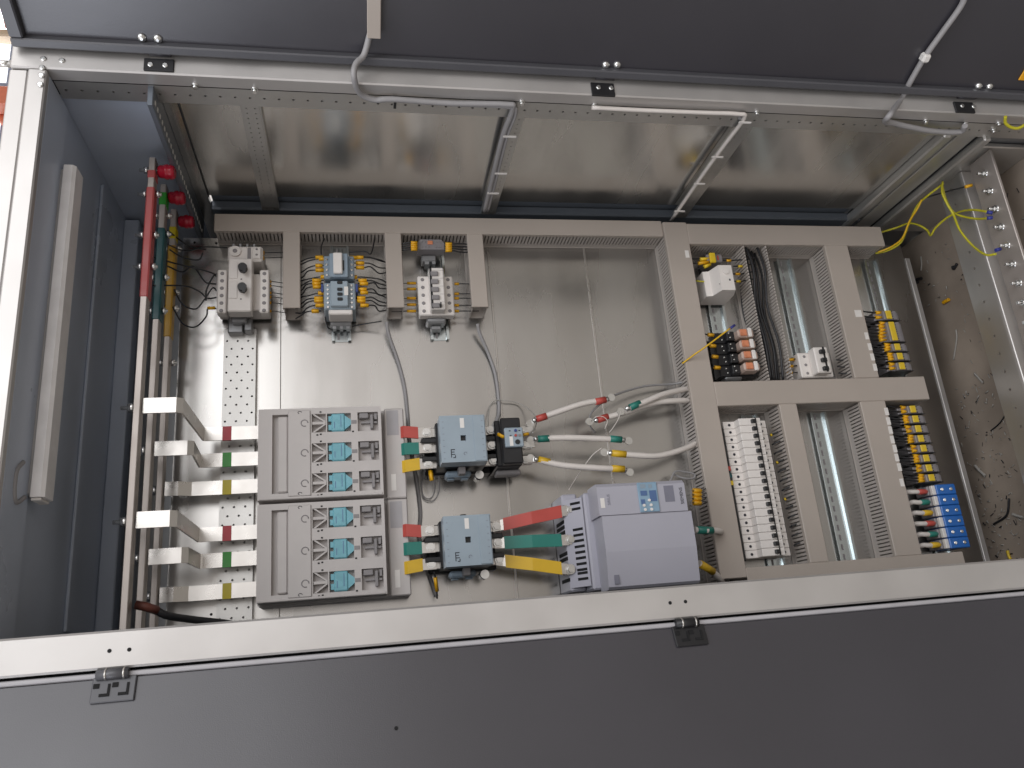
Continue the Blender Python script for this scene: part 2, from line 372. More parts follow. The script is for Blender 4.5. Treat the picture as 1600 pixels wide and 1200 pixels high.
# light slivers (edge-on wires ties) on the flange rail
# ---- doors
def door(name, hv, hw, ang, sgn, L, label, u0, u1):
    t = math.radians(ang); e = Vector((0, sgn * math.cos(t), math.sin(t))); n = Vector((0, -sgn * math.sin(t), math.cos(t)))
    return lambda a, b, c: Vector((a, hv, hw)) + e * b + n * c, e, n
def dbox(mp, u0, u1, b0, b1, c0, c1, ch=0.0):
    m = MB(); m.box(u0, u1, b0, b1, c0, c1, ch); m.v = [tuple(mp(*p)) for p in m.v]; return m
mpT, eT, nT = door('', .846, .404, 66, 1, .6, '', 0, 0)
d = part('door', dbox(mpT, -.428, 1.42, .013, .62, -.012, .001), 'anthracite', cab, 'anthracite door swung open along the top edge')
part('door_rim', dbox(mpT, -.446, 1.42, .0, .0128, -.012, .014, .002), 'anthracite_rim', d)
part('door_rim', dbox(mpT, -.446, -.4285, .0131, .62, -.012, .014, .002), 'anthracite_rim', d)
mpB, eB, nB = door('', .0085, .392, 18, -1, .6, '', 0, 0)
d2 = part('door', dbox(mpB, -.46, 1.42, .0065, .60, -.014, 0, .001), 'anthracite', cab, 'anthracite door swung open along the lower edge')
part('door_rim', dbox(mpB, -.46, 1.42, .001, .0062, -.014, .0045, .0015), 'seal', d2)
def onplane(mp, n, x, y):
    """where the sight line of a photo measurement meets a door leaf -> (u, b)"""
    o = Vector((0, 0, ZC)); q = Vector(P(x, y, 0)) - o; p0 = mp(0, 0, 0)
    t = (p0 - o).dot(n) / q.dot(n); h = o + q * t; e = mp(0, 1, 0) - p0
    return h.x, (h - p0).dot(e)
def mapped(f, mp):
    m = MB(); f(m); m.v = [tuple(mp(*p)) for p in m.v]; return m
for pr in (((222, 58), (247, 60)), ((946, 101), (964, 101)), ((1528, 134), (1545, 135))):
    for x, y in pr:
        a, b = onplane(mpT, nT, x, y)
        part('dome_bolt', mapped(lambda m: m.tube([(a, b, 0), (a, b, .002), (a, b, .005), (a, b, .0065)], [.0065, .0065, .005, .002], 14), mpT), 'zinc', d)
for x0, x1, y0, y1 in ((225, 271, 90, 111), (923, 962, 128, 150), (1490, 1525, 158, 176)):
    m = MB(); m.rect(x0, y0, x1, y1, FW - .001, FW + .003, .0008); p0, p1 = P(x0, y0, FW), P(x1, y0, FW)
    h = part('hinge', m, 'black', cab)
    part('knuckle', MB().tube([(p0[0] + .008, .8415, FW + .004), (p1[0] - .003, .8415, FW + .004)], .0048, 10), 'anthracite', h)
    for k in (.25, .75):
        sx = p0[0] + (p1[0] - p0[0]) * k; part('hinge_screw', MB().screw(sx, .822, FW + .003, .0042), 'zinc', h)
for x0, x1, y0, y1, mm in ((140, 209, 1057, 1101, 'anthracite_rim'), (1057, 1108, 974, 1012, 'black')):
    a0, b1 = onplane(mpB, nB, x0, y1); a1, _ = onplane(mpB, nB, x1, y1)
    h = part('hinge', dbox(mpB, a0, a1, .006, b1, 0, .0035, .001), mm, cab)
    part('knuckle', mapped(lambda m: m.tube([(a0 + .004, .004, .006), (a1 - .008, .004, .006)], .0058, 10), mpB), mm, h)
    for k in (.30, .72):
        part('pin_ring', mapped(lambda m: m.tube([(a0 + (a1 - a0) * k - .001, .004, .006), (a0 + (a1 - a0) * k + .001, .004, .006)], .0062, 10), mpB), 'tin', h)
    for k in (.13, .56):
        q0 = a0 + (a1 - a0) * k
        part('slot_edge', dbox(mpB, q0 + .011, q0 + .0135, .014, b1 - .006, .0032, .0046), 'hole', h)
        part('slot_edge', dbox(mpB, q0 + .003, q0 + .0108, b1 - .009, b1 - .006, .0032, .0046), 'hole', h)
        part('slot_edge', dbox(mpB, q0 - .004, q0 + .002, .013, .018, .0032, .0046), 'hole', h)
a, b = onplane(mpB, nB, 619, 1138); part('door_screw', mapped(lambda m: m.tube([(a, b, -.001), (a, b, .0012)], .0022, 8), mpB), 'hole', d2)

# ================================================================ cable ducts
def duct(u0, u1, v0, v1, h, label, axis, walls=(1, 1), lid=True, gap=False, endcap=False):
    """slotted wiring duct: base tray, two slotted side walls, clip-on lid. axis 0 runs along u, 1 along v"""
    t = thing('cable_duct', label, 'cable duct', ((u0 + u1) / 2, (v0 + v1) / 2, 0), 'grey slotted cable ducts')
    m = MB(); m.box(u0, u1, v0, v1, .0005, .003); part('base', m, 'duct_in', t)
    for s in (0, 1):
        if not walls[s]: continue
        m = MB(); n = int(((u1 - u0) if axis == 0 else (v1 - v0)) / .0068); p = ((u1 - u0) if axis == 0 else (v1 - v0)) / n
        if axis == 0:
            a = (v0 + .001, v0 + .003) if s == 0 else (v1 - .003, v1 - .001); m.box(u0, u1, *a, .003, .014)
            for i in range(n): m.box(u0 + i * p + p * .17, u0 + (i + 1) * p - p * .17, *a, .014, h - .002)
        else:
            a = (u0 + .001, u0 + .003) if s == 0 else (u1 - .003, u1 - .001); m.box(*a, v0, v1, .003, .014)
            for i in range(n): m.box(*a, v0 + i * p + p * .17, v0 + (i + 1) * p - p * .17, .014, h - .002)
        part('slotted_wall', m, 'duct_in', t, kind='stuff')
    if lid:
        m = MB(); m.box(u0 - .0004, u1 + .0004, v0 - .0004, v1 + .0004, h - .0018, h + .001, .0012)
        if axis == 0: m.box(u0, u1, v0 - .0004, v0 + .0008, h - .008, h - .0019); m.box(u0, u1, v1 - .0008, v1 + .0004, h - .008, h - .0019)
        else: m.box(u0 - .0004, u0 + .0008, v0, v1, h - .008, h - .0019); m.box(u1 - .0008, u1 + .0004, v0, v1, h - .008, h - .0019)
        part('lid', m, 'duct', t)
    return t
DL, DR = .055, .062
duct(-.238, .6222, .753, .7872, DL, 'long grey duct across the head of the wide bare mounting plate', 0)
d1 = [(-.1175, -.088, 'short grey duct between white motor breaker and contactor stack'), (.0665, .0965, 'short grey duct between contactor stack and five-pole breaker'), (.2225, .2525, 'short grey duct between five-pole breaker and bare plate')]
for u0, u1, lab in d1: duct(u0, u1, .600, .7522, DL, lab, 1)
duct(.623, .672, .076, .781, DR, 'tall grey duct running the full height beside the soft starter', 1)
duct(.6728, 1.116, .733, .778, DR, 'grey duct above the white relay and empty rails', 0)
duct(.6728, 1.127, .391, .4385, DR, 'grey duct crossing between the upper and lower terminal rows', 0)
duct(.6728, 1.112, .047, .0915, DR, 'lowest grey duct half hidden behind the zinc rail', 0)
duct(.788, .842, .4395, .7322, DR, 'open grey duct without lid, packed with black wires', 1, lid=False)
duct(.973, 1.026, .4395, .7322, DR, 'grey duct beside the upper terminal strip', 1)
duct(.799, .8345, .0922, .3902, DR, 'narrow grey duct beside the long row of breakers', 1)
duct(.972, 1.026, .0922, .3902, DR, 'grey duct beside the blue terminals', 1)
# white name stickers along the duct edges
for i, (x, y) in enumerate(((1341, 490), (1354, 525), (1359, 542), (1363, 558), (1367, 574), (1385, 643), (1388, 658), (1391, 672), (1394, 687), (1398, 701), (1401, 715), (1405, 730), (1409, 754))):
    p = P(x, y, DR + .001); w_ = .0075 if i == 0 else .004
    solo('wire_label', MB().box(p[0] - w_, p[0] + w_, p[1] - .0075, p[1] + .0075, DR + .0012, DR + .0018), 'label', ORD[i] + ' white sticker counted down the duct edge beside the terminal strips', 'label', p, 'white stickers on the duct edges')
p = P(1073, 396, DR); solo('wire_label', MB().box(p[0] - .004, p[0] + .004, p[1] - .010, p[1] + .006, DR + .0012, DR + .0018), 'label', 'white sticker on tall duct beside the white relay', 'label', p, 'white stickers on the duct edges')

# ================================================================ DIN rails
def dinrail(u, v0, v1, label, half=.0175):
    t = thing('din_rail', label, 'din rail', (u, v0, 0), 'perforated zinc DIN rails')
    prof = [(-half, .0065), (-half, .0075), (-.0125, .0075), (-.0115, .001), (.0115, .001), (.0125, .0075), (half, .0075), (half, .0065), (.0135, .0065), (.0125, .0002), (-.0125, .0002), (-.0135, .0065)]
    m = MB(); n = len(prof)
    vs = [(u + a, vv, b) for vv in (v0, v1) for a, b in prof]
    m.add(vs, [(i, (i + 1) % n, n + (i + 1) % n, n + i) for i in range(n)]); part('rail', m, 'rail', t)
    m = MB(); k = int((v1 - v0) / .018)
    for i in range(k): vv = v0 + (i + .5) * (v1 - v0) / k; m.box(u - .0075, u - .0035, vv - .0055, vv + .0055, .0009, .0013)
    part('slot', m, 'midgrey', t, kind='stuff'); return t
dinrail(A(1116, 460, .0075)[0], .44, .73, 'zinc rail carrying the white relay and black relay bases')
dinrail(A(1239, 470, .0075)[0], .44, .73, 'zinc rail, bare above the three-pole breaker')
dinrail(A(1372, 450, .0075)[0], .44, .73, 'zinc rail, bare above the upper terminal strip')
dinrail(A(1303, 760, .0075)[0], .093, .388, 'bare zinc rail between the long breaker row and blue terminals')
UB = A(1192, 760, .0075)[0]
dinrail(UB, .093, .388, 'zinc rail hidden behind the long row of breakers')
UT = A(1445, 740, .0075)[0]
dinrail(UT, .093, .388, 'zinc rail under the blue and grey terminals')
dinrail(A(377, 450, .0075)[0], .555, .75, 'zinc rail under the white motor breaker')
dinrail(A(532, 450, .0075)[0], .555, .75, 'zinc rail under the contactor stack')
dinrail(A(683, 450, .0075)[0], .555, .75, 'zinc rail under the five-pole breaker')

# ================================================================ busbars and links
wb = (.224, .146, .066); ub = -.306
specs = [('red', 'dred', 'bandr', .79, .06, [(245, 258, 0), (267, 281, 0), (281, 462, 1)]), ('dark green', 'dgreen', 'bandg', .79, .055, []), ('ochre yellow', 'dyel', 'bandy', .79, .06, [])]
for i, (nm, sl, bd, vt, vb, _) in enumerate(specs):
    w = wb[i]; t = thing('busbar', 'vertical flat copper busbar with ' + nm + ' sleeve', 'busbar', (ub, vb, w), 'vertical busbars')
    h2 = .0048
    part('bar', MB().box(ub - h2, ub + h2, vb, vt, w - .020, w, .001), 'alu', t)
    ends = ((245, 462), (288, 494), (325, 525))[i]
    y0 = (300, 345, 377)[i]; xs = (231, 247, 266)[i]
    va, vbm = Pu(xs, (282, 345, 377)[i], ub)[1], Pu((223, 240, 260)[i], ends[1], ub)[1]
    part('sleeve', MB().box(ub - h2 - .0012, ub + h2 + .0012, vbm, va, w - .0215, w + .0012, .002), sl, t)
    if i == 0: part('tape_band', MB().box(ub - h2 - .0008, ub + h2 + .0008, .752, .766, w - .021, w + .0008, .001), sl, t)
    else:
        vv = .762 if i == 1 else .742
        part('tape_band', MB().box(ub - h2 - .0008, ub + h2 + .0008, vv - .012, vv + .012, w - .021, w + .0008, .001), bd, t)
    for k, vv in enumerate(((.772, .728, .655, .60), (.735, .70, .62, .56), (.715, .63, .60, .50))[i]):
        m = MB(); c = (ub, vv, w - .011)
        m.tube([(ub - h2 - .016, vv, w - .011), (ub + h2 + .010, vv, w - .011)], .0027, 8); m.tube([(ub - h2 - .009, vv, w - .011), (ub - h2 - .002, vv, w - .011)], .006, 6); m.tube([(ub + h2 + .002, vv, w - .011), (ub + h2 + .007, vv, w - .011)], .006, 6)
        part('bolt', m, 'zinc', t)
    # ribbed red standoff towards the strut
    t2 = thing('standoff_insulator', 'ribbed red resin standoff holding the ' + nm + ' busbar', 'insulator', (ub + .008, .772, w - .013), 'red standoff insulators')
    prof = [(0, .008), (.004, .0105), (.009, .0105), (.011, .012), (.015, .0125), (.017, .011), (.020, .0125), (.024, .011), (.026, .009)]
    part('body', MB().tube([(ub + .0065 + a * 1.0, .772, w - .014) for a, r in prof], [r for a, r in prof], 16), 'insul', t2)
t = thing('busbar_bracket', 'punched steel strut carrying the three red insulators', 'bracket', (-.274, .79, 0))
part('strut', MB().box(-.2795, -.2715, .778, .8212, -.03, .372, .001), 'steel_dk', t)
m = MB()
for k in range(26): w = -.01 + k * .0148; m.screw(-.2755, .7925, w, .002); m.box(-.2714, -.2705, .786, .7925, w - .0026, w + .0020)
part('rivet_and_light_dot', m, 'label', t)  # white dots painted for light shining through the punched holes

def link(pts, half, mt, label, band=None, name='flat_link', bandx=None, thick=.003, grp='tinned copper links from busbars to fuse switches'):
    t = thing(name, label, 'copper link', pts[0], grp)
    part('strip', MB().strip(pts, half, thick), mt, t)
    if band:
        a, b = bandx; part('tape_band', MB().box(a, b, pts[-1][1] - half - .0006, pts[-1][1] + half + .0006, pts[-1][2] - .0006, pts[-1][2] + thick + .0006), band, t)
    return t
fw = .045
rows = [(640, 678, 236, 280, 320, 0), (707, 719, 258, 297, 314, 1), (762, 762, 280, 290, 300, 2), (818, 834, 225, 270, 312, 0), (875, 875, 250, 288, 314, 1), (927, 924, 272, 282, 295, 2)]
for k, (ya, yb, xa, xb, xc, ph) in enumerate(rows):
    w = wb[ph]; pe = P(404, yb, fw)
    v = A(350, yb, fw)[1]
    wa = w - .012
    ua, ub_ = A(xa, ya, wa)[0], A(xb, ya, wa)[0]
    uc = A(xc, yb, fw)[0]
    ua = ub + .006
    pts = [(ua, v, wa), (ub_ - .004, v, wa), (ub_ + .002, v, wa - .003), (uc - .003, v, fw + .003), (uc + .003, v, fw), (pe[0] + .003, v, fw)]
    if ph == 2: pts = [(ua, v, wa), (ua + .02, v, wa), (uc, v, fw), (pe[0] + .003, v, fw)]
    bx = (A(348, yb, fw)[0], A(362, yb, fw)[0])
    nm = ('red', 'green', 'yellow')[ph]
    link(pts, .0115, 'tin', 'tinned flat link with ' + nm + ' tape feeding the ' + ('upper' if k < 3 else 'lower') + ' fuse switch', ('bandr', 'bandg', 'bandy')[ph], 'flat_link', bx)
    tb = thing('link_bolt', 'zinc bolt clamping the ' + nm + ' taped link of the ' + ('upper' if k < 3 else 'lower') + ' fuse switch', 'bolt', (ub, v, wa), 'bolts clamping links to the busbars')
    m = MB(); m.tube([(ub - .026, v, wa - .006), (ub + .018, v, wa - .006)], .003, 8); m.tube([(ub - .016, v, wa - .006), (ub - .0055, v, wa - .006)], .0075, 6); part('shank', m, 'zinc', tb)
    part('washer', MB().tube([(ub + .0085, v, wa - .006), (ub + .0115, v, wa - .006)], .009, 14), 'zinc', tb)
    part('nut', MB().tube([(ub + .0115, v, wa - .006), (ub + .017, v, wa - .006)], .0065, 6), 'zinc', tb)
# brown-tipped cables at the foot of the busbars
t = thing('earth_cable', 'black cable with brown shrink tip bolted to the busbars', 'cable', P(235, 948, .2))
part('sheath', MB().tube(spline([P(243, 953, .17), P(262, 962, .16), P(300, 968, .12), P(360, 975, .08), P(400, 985, .05)]), .0055, 8), 'blackwire', t)
part('shrink_tip', MB().tube([P(212, 945, .18), P(228, 948, .18), P(246, 954, .17)], .0062, 8), 'brown', t)

# ================================================================ fuse switch disconnectors
def fuse_switch(x0, y0, yb, label):
    u0, v1 = A(x0, y0, .088); v0 = v1 - .152; u1 = u0 + .199
    t = thing('fuse_switch', label, 'fuse switch', (u0, v0, 0), 'grey three-pole fuse switches')
    part('base', MB().box(u0 - .002, u1 + .040, v0 - .004, v1 + .003, .0, .052, .003), 'grey', t)
    part('terminal_cover', MB().box(u1 + .006, u1 + .0395, v0 - .003, v1 + .002, .052, .066, .002), 'grey', t)
    part('rating_label', MB().box(u1 + .010, u1 + .030, v1 - .046, v1 - .002, .066, .0664), 'palegrey', t)
    part('sticker', MB().box(u1 + .014, u1 + .022, v0 + .010, v0 + .038, .066, .0664), 'label', t)
    pit = .0505; rows_ = [v1 - .0265 - k * pit for k in range(3)]
    holes = [(u0 + .022, u0 + .047, v0 + .010, v1 - .010)]
    for r in rows_: holes += [(u0 + .085, u0 + .108, r - .016, r + .016), (u0 + .110, u0 + .149, r - .016, r + .016), (u0 + .160, u0 + .194, r - .0165, r + .0165)]
    cv = part('cover', MB().recessed(u0, u1, v0, v1, .0525, .088, holes, .012), 'grey', t)
    part('grip', MB().box(u0 + .030, u0 + .0465, v0 + .012, v1 - .012, .0765, .085, .002), 'grey', cv)
    part('raised_field', MB().box(u0 + .0475, u0 + .083, v0 + .004, v1 - .004, .0881, .0905, .0012), 'grey', cv)
    part('edge_lip', MB().box(u0 + .002, u1 - .002, v0 + .0005, v0 + .004, .0881, .0895, .0006), 'grey', cv)
    for r in rows_:
        p = part('fuse_window', MB().box(u0 + .117, u0 + .139, r - .0155, r + .0155, .077, .089, .002), 'teal', t)
        m = MB(); m.prism([(u0 + .139, r - .012), (u0 + .149, r - .004), (u0 + .149, r + .004), (u0 + .139, r + .012)], 2, .077, .0875); m.box(u0 + .112, u0 + .117, r - .012, r - .003, .077, .085); m.box(u0 + .112, u0 + .117, r + .003, r + .012, .077, .085); part('window_tab', m, 'teal', p)
        m = MB(); m.box(u0 + .1215, u0 + .1225, r - .010, r + .001, .089, .0893); m.box(u0 + .132, u0 + .133, r - .008, r + .012, .089, .0893); part('window_mark', m, 'keyblue', p)
        m = MB()
        for s in (-1, 1): m.prism([(u0 + .086, r + s * .0155), (u0 + .090, r + s * .0155), (u0 + .1075, r + s * .003), (u0 + .1075, r)], 2, .077, .0875)
        m.box(u0 + .086, u0 + .1075, r - .0022, r + .0022, .077, .0878); part('vent_rib', m, 'grey', cv)
        m = MB(); m.tube([(u0 + .0735 + .0055 * math.cos(a), r + .0055 * math.sin(a), .0908) for a in [k * math.pi / 8 for k in range(14)]], .0008, 6); part('seal_ring', m, 'midgrey', cv)
        m = MB(); m.box(u0 + .163, u0 + .178, r + .006, r + .015, .077, .0885, .001); m.box(u0 + .166, u0 + .192, r - .002, r + .001, .077, .084); m.box(u0 + .181, u0 + .186, r - .012, r + .013, .077, .0875, .001); m.box(u0 + .188, u0 + .192, r + .004, r + .014, .077, .087); part('fuse_clip', m, 'midgrey', cv)
        m = MB(); m.box(u0 + .1495, u0 + .158, r - .003, r + .003, .0881, .0888); part('latch_slot', m, 'midgrey', cv)
        m = MB()
        for a, b in ((.0995, .019), (.0995, -.0195), (.152, -.0165), (.094, -.0205)): m.box(u0 + a - .0015, u0 + a + .0015, r + b - .0012, r + b + .0012, .0881, .0885)
        part('pin_hole', m, 'hole', cv)
    for e in (v1 - .008, v0 + .008):
        m = MB(); m.tube([(u0 + .066 + .003 * math.cos(a), e + .002 * math.sin(a), .0908) for a in [k * math.pi / 5 for k in range(8)]], .0005, 5); part('arrow_mark', m, 'ink', cv)
    return t
fuse_switch(404, 640, 770, 'grey fuse switch with teal windows feeding the contactor with overload relay')
fuse_switch(402, 789, 935, 'grey fuse switch with teal windows feeding the soft starter contactor')

# ================================================================ contactors
def contactor(x0, y0, label, pts):
    u0, v1 = A(x0, y0, .122); u1, v0 = u0 + .0765, v1 - .080
    t = thing('contactor', label, 'contactor', (u0, v0, 0), 'blue-grey three-pole contactors')
    m = MB(); m.box(u0 - .004, u1 + .004, v0 + .002, v1 - .002, .0, .088, .002); m.box(u0 - .028, u1 + .026, v0 + .014, v0 + .022, .03, .078, .001); m.box(u0 - .028, u1 + .026, v1 - .034, v1 - .026, .03, .078, .001); m.box(u0 - .02, u1 + .02, v0 - .001, v1 + .001, 0, .03, .002)
    part('base', m, 'black', t)
    q = (u0 + u1) / 2; sw = .0045
    m = MB().recessed(u0, u1, v0, v1, .0885, .122, [(q - .0045, q + .0045, (v0 + v1) / 2 - .004, (v0 + v1) / 2 + .0055)], .008); c = part('cover', m, 'bluegrey', t)
    part('indicator', MB().box(q - .0042, q + .0042, (v0 + v1) / 2 - .0037, (v0 + v1) / 2 + .0052, .1142, .1155), 'black', c)
    part('cover_step', MB().box(q + .018, u1 - .001, v0 + .001, v1 - .001, .1221, .1236, .0006), 'bluegrey', c)
    part('sticker', MB().box(q - .004, q + .003, v1 - .022, v1 - .005, .1221, .1225), 'label', c)
    m = MB(); b = (u0 + .016, v0 + .008); st = .0013
    m.box(b[0], b[0] + st, b[1], b[1] + .014, .1221, .1224); m.box(b[0] + st, b[0] + .007, b[1] + .0125, b[1] + .014, .1221, .1224); m.box(b[0] + st, b[0] + .006, b[1] + .0085, b[1] + .0098, .1221, .1224); m.box(b[0] + st, b[0] + .007, b[1] + .0045, b[1] + .0058, .1221, .1224)
    m.box(b[0] + .0035, b[0] + .0075, b[1] - .001, b[1] + .0004, .1221, .1224); m.box(b[0] + .0065, b[0] + .0078, b[1] + .0004, b[1] + .0035, .1221, .1224); part('lettering', m, 'ink', c)
    m = MB(); m.tube([(q + .002 + .0025 * math.cos(a), v0 + .014 + .0025 * math.sin(a), .1222) for a in [k * math.pi / 5 for k in range(8)]], .0004, 5); part('pin_mark', m, 'inkgrey', c)
    m = MB()
    for s in (u0 + .004, u1 - .007):
        for k in range(7): vv = v0 + .006 + k * .0105; m.box(s, s + .0028, vv, vv + .0008, .1221, .1223) if s < q else m.box(s, s + .0028, vv, vv + .0008, .1237, .1239)
    part('tick_mark', m, 'inkgrey', c)
    m = MB(); m.box(q - .026, q + .018, v0 - .012, v0 - .0012, .030, .062, .003); m.box(q - .022, q - .010, v0 - .015, v0 - .012, .036, .05, .001); m.box(q + .002, q + .014, v0 - .015, v0 - .012, .036, .05, .001); part('coil_module', m, 'bluegrey_dk', t)
    part('coil_clip', MB().box(q - .006, q + .006, v0 - .0115, v0 + .001, .063, .083, .001), 'midgrey', t)
    part('coil_clip', MB().box(q - .006, q + .004, v1 + .0002, v1 + .007, .06, .09, .001), 'black', t)
    m = MB(); m.tube([(u1 - .006, v0 - .010, .03), (u1 - .006, v0 - .010, .062)], .0075, 14); part('ground_screw', m, 'zinc', t)
    for k in range(3):
        vv = v1 - .014 - k * .0272
        for s in (-1, 1):
            e = u0 if s < 0 else u1
            tm = part('terminal', MB().box(e + s * .001, e + s * .027, vv - .0085, vv + .0085, .064, .068, .001), 'tin', t)
            part('terminal_bolt', MB().bolt(e + s * .018, vv, .0715, .0055, .005), 'zinc', tm)
    pts.update(u0=u0, u1=u1, v=[v1 - .014 - k * .0272 for k in range(3)])
    return t
c1, c2 = {}, {}
contactor(686, 650, 'blue-grey contactor wired to the black overload relay', c1)
contactor(692, 807, 'blue-grey contactor wired to the soft starter', c2)
for c, lab in ((c1, 'overload relay'), (c2, 'soft starter')):
    for k, (mt, nm) in enumerate((('red', 'red'), ('green', 'green'), ('gold', 'yellow'))):
        v = c['v'][k]; ue = c['u0'] - .010
        t = thing('insulated_link', nm + ' sleeved busbar link into the contactor of the ' + lab, 'copper link', (ue - .05, v, .05), 'sleeved links between fuse switches and contactors')
        dv = .003 * (1 - k)
        part('strip', MB().strip([(ue - .022, v, .0684), (ue, v, .0684)], .0088, .0028), 'tin', t)
        part('sleeve', MB().strip([(ue - .056, v + dv, .012), (ue - .052, v + dv, .040), (ue - .050, v + dv, .062), (ue - .046, v + dv, .068), (ue - .022, v, .0678)], .0102, .0042), mt, t)

# overload relay
u0, v1 = A(779, 652, .10); v1 = c1['v'][0] + .014; u1, v0 = u0 + .038, v1 - .082
t = thing('overload_relay', 'black overload relay with pale blue dial panel', 'overload relay', (u0, v0, 0))
m = MB(); m.box(u0 - .006, u1, v0, v1, .0, .082, .002); m.box(u0 + .002, u1 - .001, v0 + .0005, v1 - .0005, .0821, .10, .002); part('body', m, 'black', t)
part('foot', MB().box(u0 - .004, u1 + .002, v0 - .009, v0 - .0002, .03, .055, .002), 'midgrey', t)
f = part('dial_panel', MB().box(u0 + .007, u1 + .001, v0 + .028, v1 - .020, .0825, .1065, .0015), 'bluegrey', t)
part('dial', MB().tube([(u0 + .028, v0 + .036, .1064), (u0 + .028, v0 + .036, .1085)], .0042, 14), 'black', f)
part('button', MB().tube([(u0 + .0255, v0 + .0475, .1064), (u0 + .0255, v0 + .0475, .109)], .0022, 10), 'red', f)
part('button', MB().tube([(u0 + .0325, v0 + .0475, .1064), (u0 + .0325, v0 + .0475, .1085)], .0022, 10), 'midgrey', f)
part('button', MB().tube([(u0 + .026, v0 + .056, .1064), (u0 + .026, v0 + .056, .109)], .0024, 10), 'bluetag', f)
part('sticker', MB().box(u0 + .0145, u0 + .0205, v0 + .0295, v0 + .046, .1066, .107), 'label', f)
m = MB()
for a, b in ((.016, .056), (.033, .056), (.017, .0475)): m.box(u0 + a - .0015, u0 + a + .0015, v0 + b - .001, v0 + b + .001, .1066, .1069)
part('mark', m, 'ink', f)
for k in range(3):
    v = c1['v'][k]; tm = part('terminal', MB().box(u1 + .0005, u1 + .022, v - .0085, v + .0085, .058, .062, .001), 'tin', t); part('terminal_bolt', MB().bolt(u1 + .010, v, .0655, .005, .005), 'zinc', tm)
    part('bridge', MB().box(c1['u1'] + .026, u0 - .0062, v - .007, v + .007, .060, .063, .0008), 'tin', t)
    part('lug', MB().box(u1 + .004, u1 + .030, v - .006, v + .006, .0622, .0652, .001), 'zinc', t)
OL = (u1, c1['v'])

# soft starter
u0, v1 = A(931, 756, .165); u1, v0 = u0 + .158, v1 - .168
t = thing('soft_starter', 'large lavender-grey soft starter with keypad and three bolted links', 'soft starter', (u0, v0, 0))
part('housing', MB().box(u0 - .008, u1 + .004, v0 + .004, v1 - .004, .012, .112, .003), 'lavender', t)
m = MB(); m.box(u0 - .036, u0 - .0085, v0 + .006, v1 + .002, .0, .0735, .003); m.prism([(u0 - .036, .0737), (u0 - .009, .104), (u0 - .009, .0737)], 1, v0 + .012, v1 - .01); tb = part('terminal_shroud', m, 'lavender', t)
m2 = MB(); sl = (.104 - .0737) / .027
for vv0, n in ((v1 - .018, 2), (v1 - .062, 8), (v0 + .034, 2)):
    for k in range(n):
        b = vv0 - k * .0095; q0, q1 = u0 - .0255, u0 - .012
        z0, z1 = .0737 + (q0 - u0 + .036) * sl + .0003, .0737 + (q1 - u0 + .036) * sl + .0003
        m2.add([(q0, b - .0022, z0), (q1, b - .0022, z1), (q1, b + .0022, z1), (q0, b + .0022, z0)], [(0, 1, 2, 3)])
part('vent_slot', m2, 'hole', tb, kind='stuff')
m = MB()
for k in range(12):
    b = v1 - .045 - k * .0088
    if abs(k - 4) > 1 and abs(k - 9) > 1: m.box(u0 - .0366, u0 - .030, b - .003, b + .003, .02, .074)
part('side_slot', m, 'hole', tb, kind='stuff')
vm = v1 - .052; vk = v0 + .058
prof = [(v0, .1125), (v0, .150), (v0 + .004, .156), (vk, .163), (vm - .0006, .163), (vm - .0006, .1125)]
m = MB(); m.prism([(b, c) for b, c in prof], 0, u0 + .004, u1); part('lower_cover', m, 'lavender', t)
prof = [(vm, .1125), (vm, .165), (v1 - .006, .165), (v1, .158), (v1, .1125)]
m = MB(); m.prism(prof, 0, u0, u1 - .006); uc = part('upper_cover', m, 'lavender', t)
ka, kb = u0 + .069, u0 + .103
kp = part('keypad', MB().box(ka, kb, vm + .001, v1 - .002, .1652, .1675, .001), 'panelblue', uc)
part('display', MB().box(ka + .004, ka + .015, vm + .028, vm + .036, .1676, .1684), 'keyblue', kp)
part('key_field', MB().box(ka + .019, kb - .003, vm + .018, vm + .036, .1676, .168), 'keyblue', kp)
part('key_field', MB().box(ka + .003, ka + .010, vm + .014, vm + .022, .1676, .168), 'keyblue', kp)
part('window', MB().box(ka + .005, ka + .014, vm + .040, vm + .047, .1676, .168), 'bluegrey_dk', kp)
part('window', MB().box(ka + .019, ka + .025, vm + .040, vm + .046, .1676, .168), 'bluegrey_dk', kp)
for a, b in ((.017, .020), (.007, .012), (.019, .012), (.008, .005), (.019, .005)): part('key', MB().tube([(ka + a, vm + b, .1675), (ka + a, vm + b, .1695)], .0024, 12), 'label', kp)
part('sticker', MB().box(u0 + .004, u0 + .011, v1 - .040, v1 - .024, .1652, .1656), 'label', uc)
part('rating_print', MB().box(u0 + .115, u0 + .132, v1 - .036, v1 - .009, .1651, .1653), 'inkgrey', uc)
text('SIEMENS', .0075, 'ink', uc, (u0 + .1445, v1 - .027, .1653))
text('SIRIUS', .0065, 'inkgrey', uc, (u0 + .0185, v1 - .027, .1653))
part('rating_print', MB().box(u0 + .014, u0 + .022, v0 + .008, v0 + .022, .157, .1592), 'inkgrey', t)
m = MB(); m.box(u1 + .0045, u1 + .030, v0 + .01, v1 - .004, 0, .058, .002); part('outlet_shroud', m, 'midgrey', t)
part('foot', MB().box(u0 + .09, u0 + .10, v0 - .008, v0 + .003, .0, .03, .002), 'black', t)
SL = []
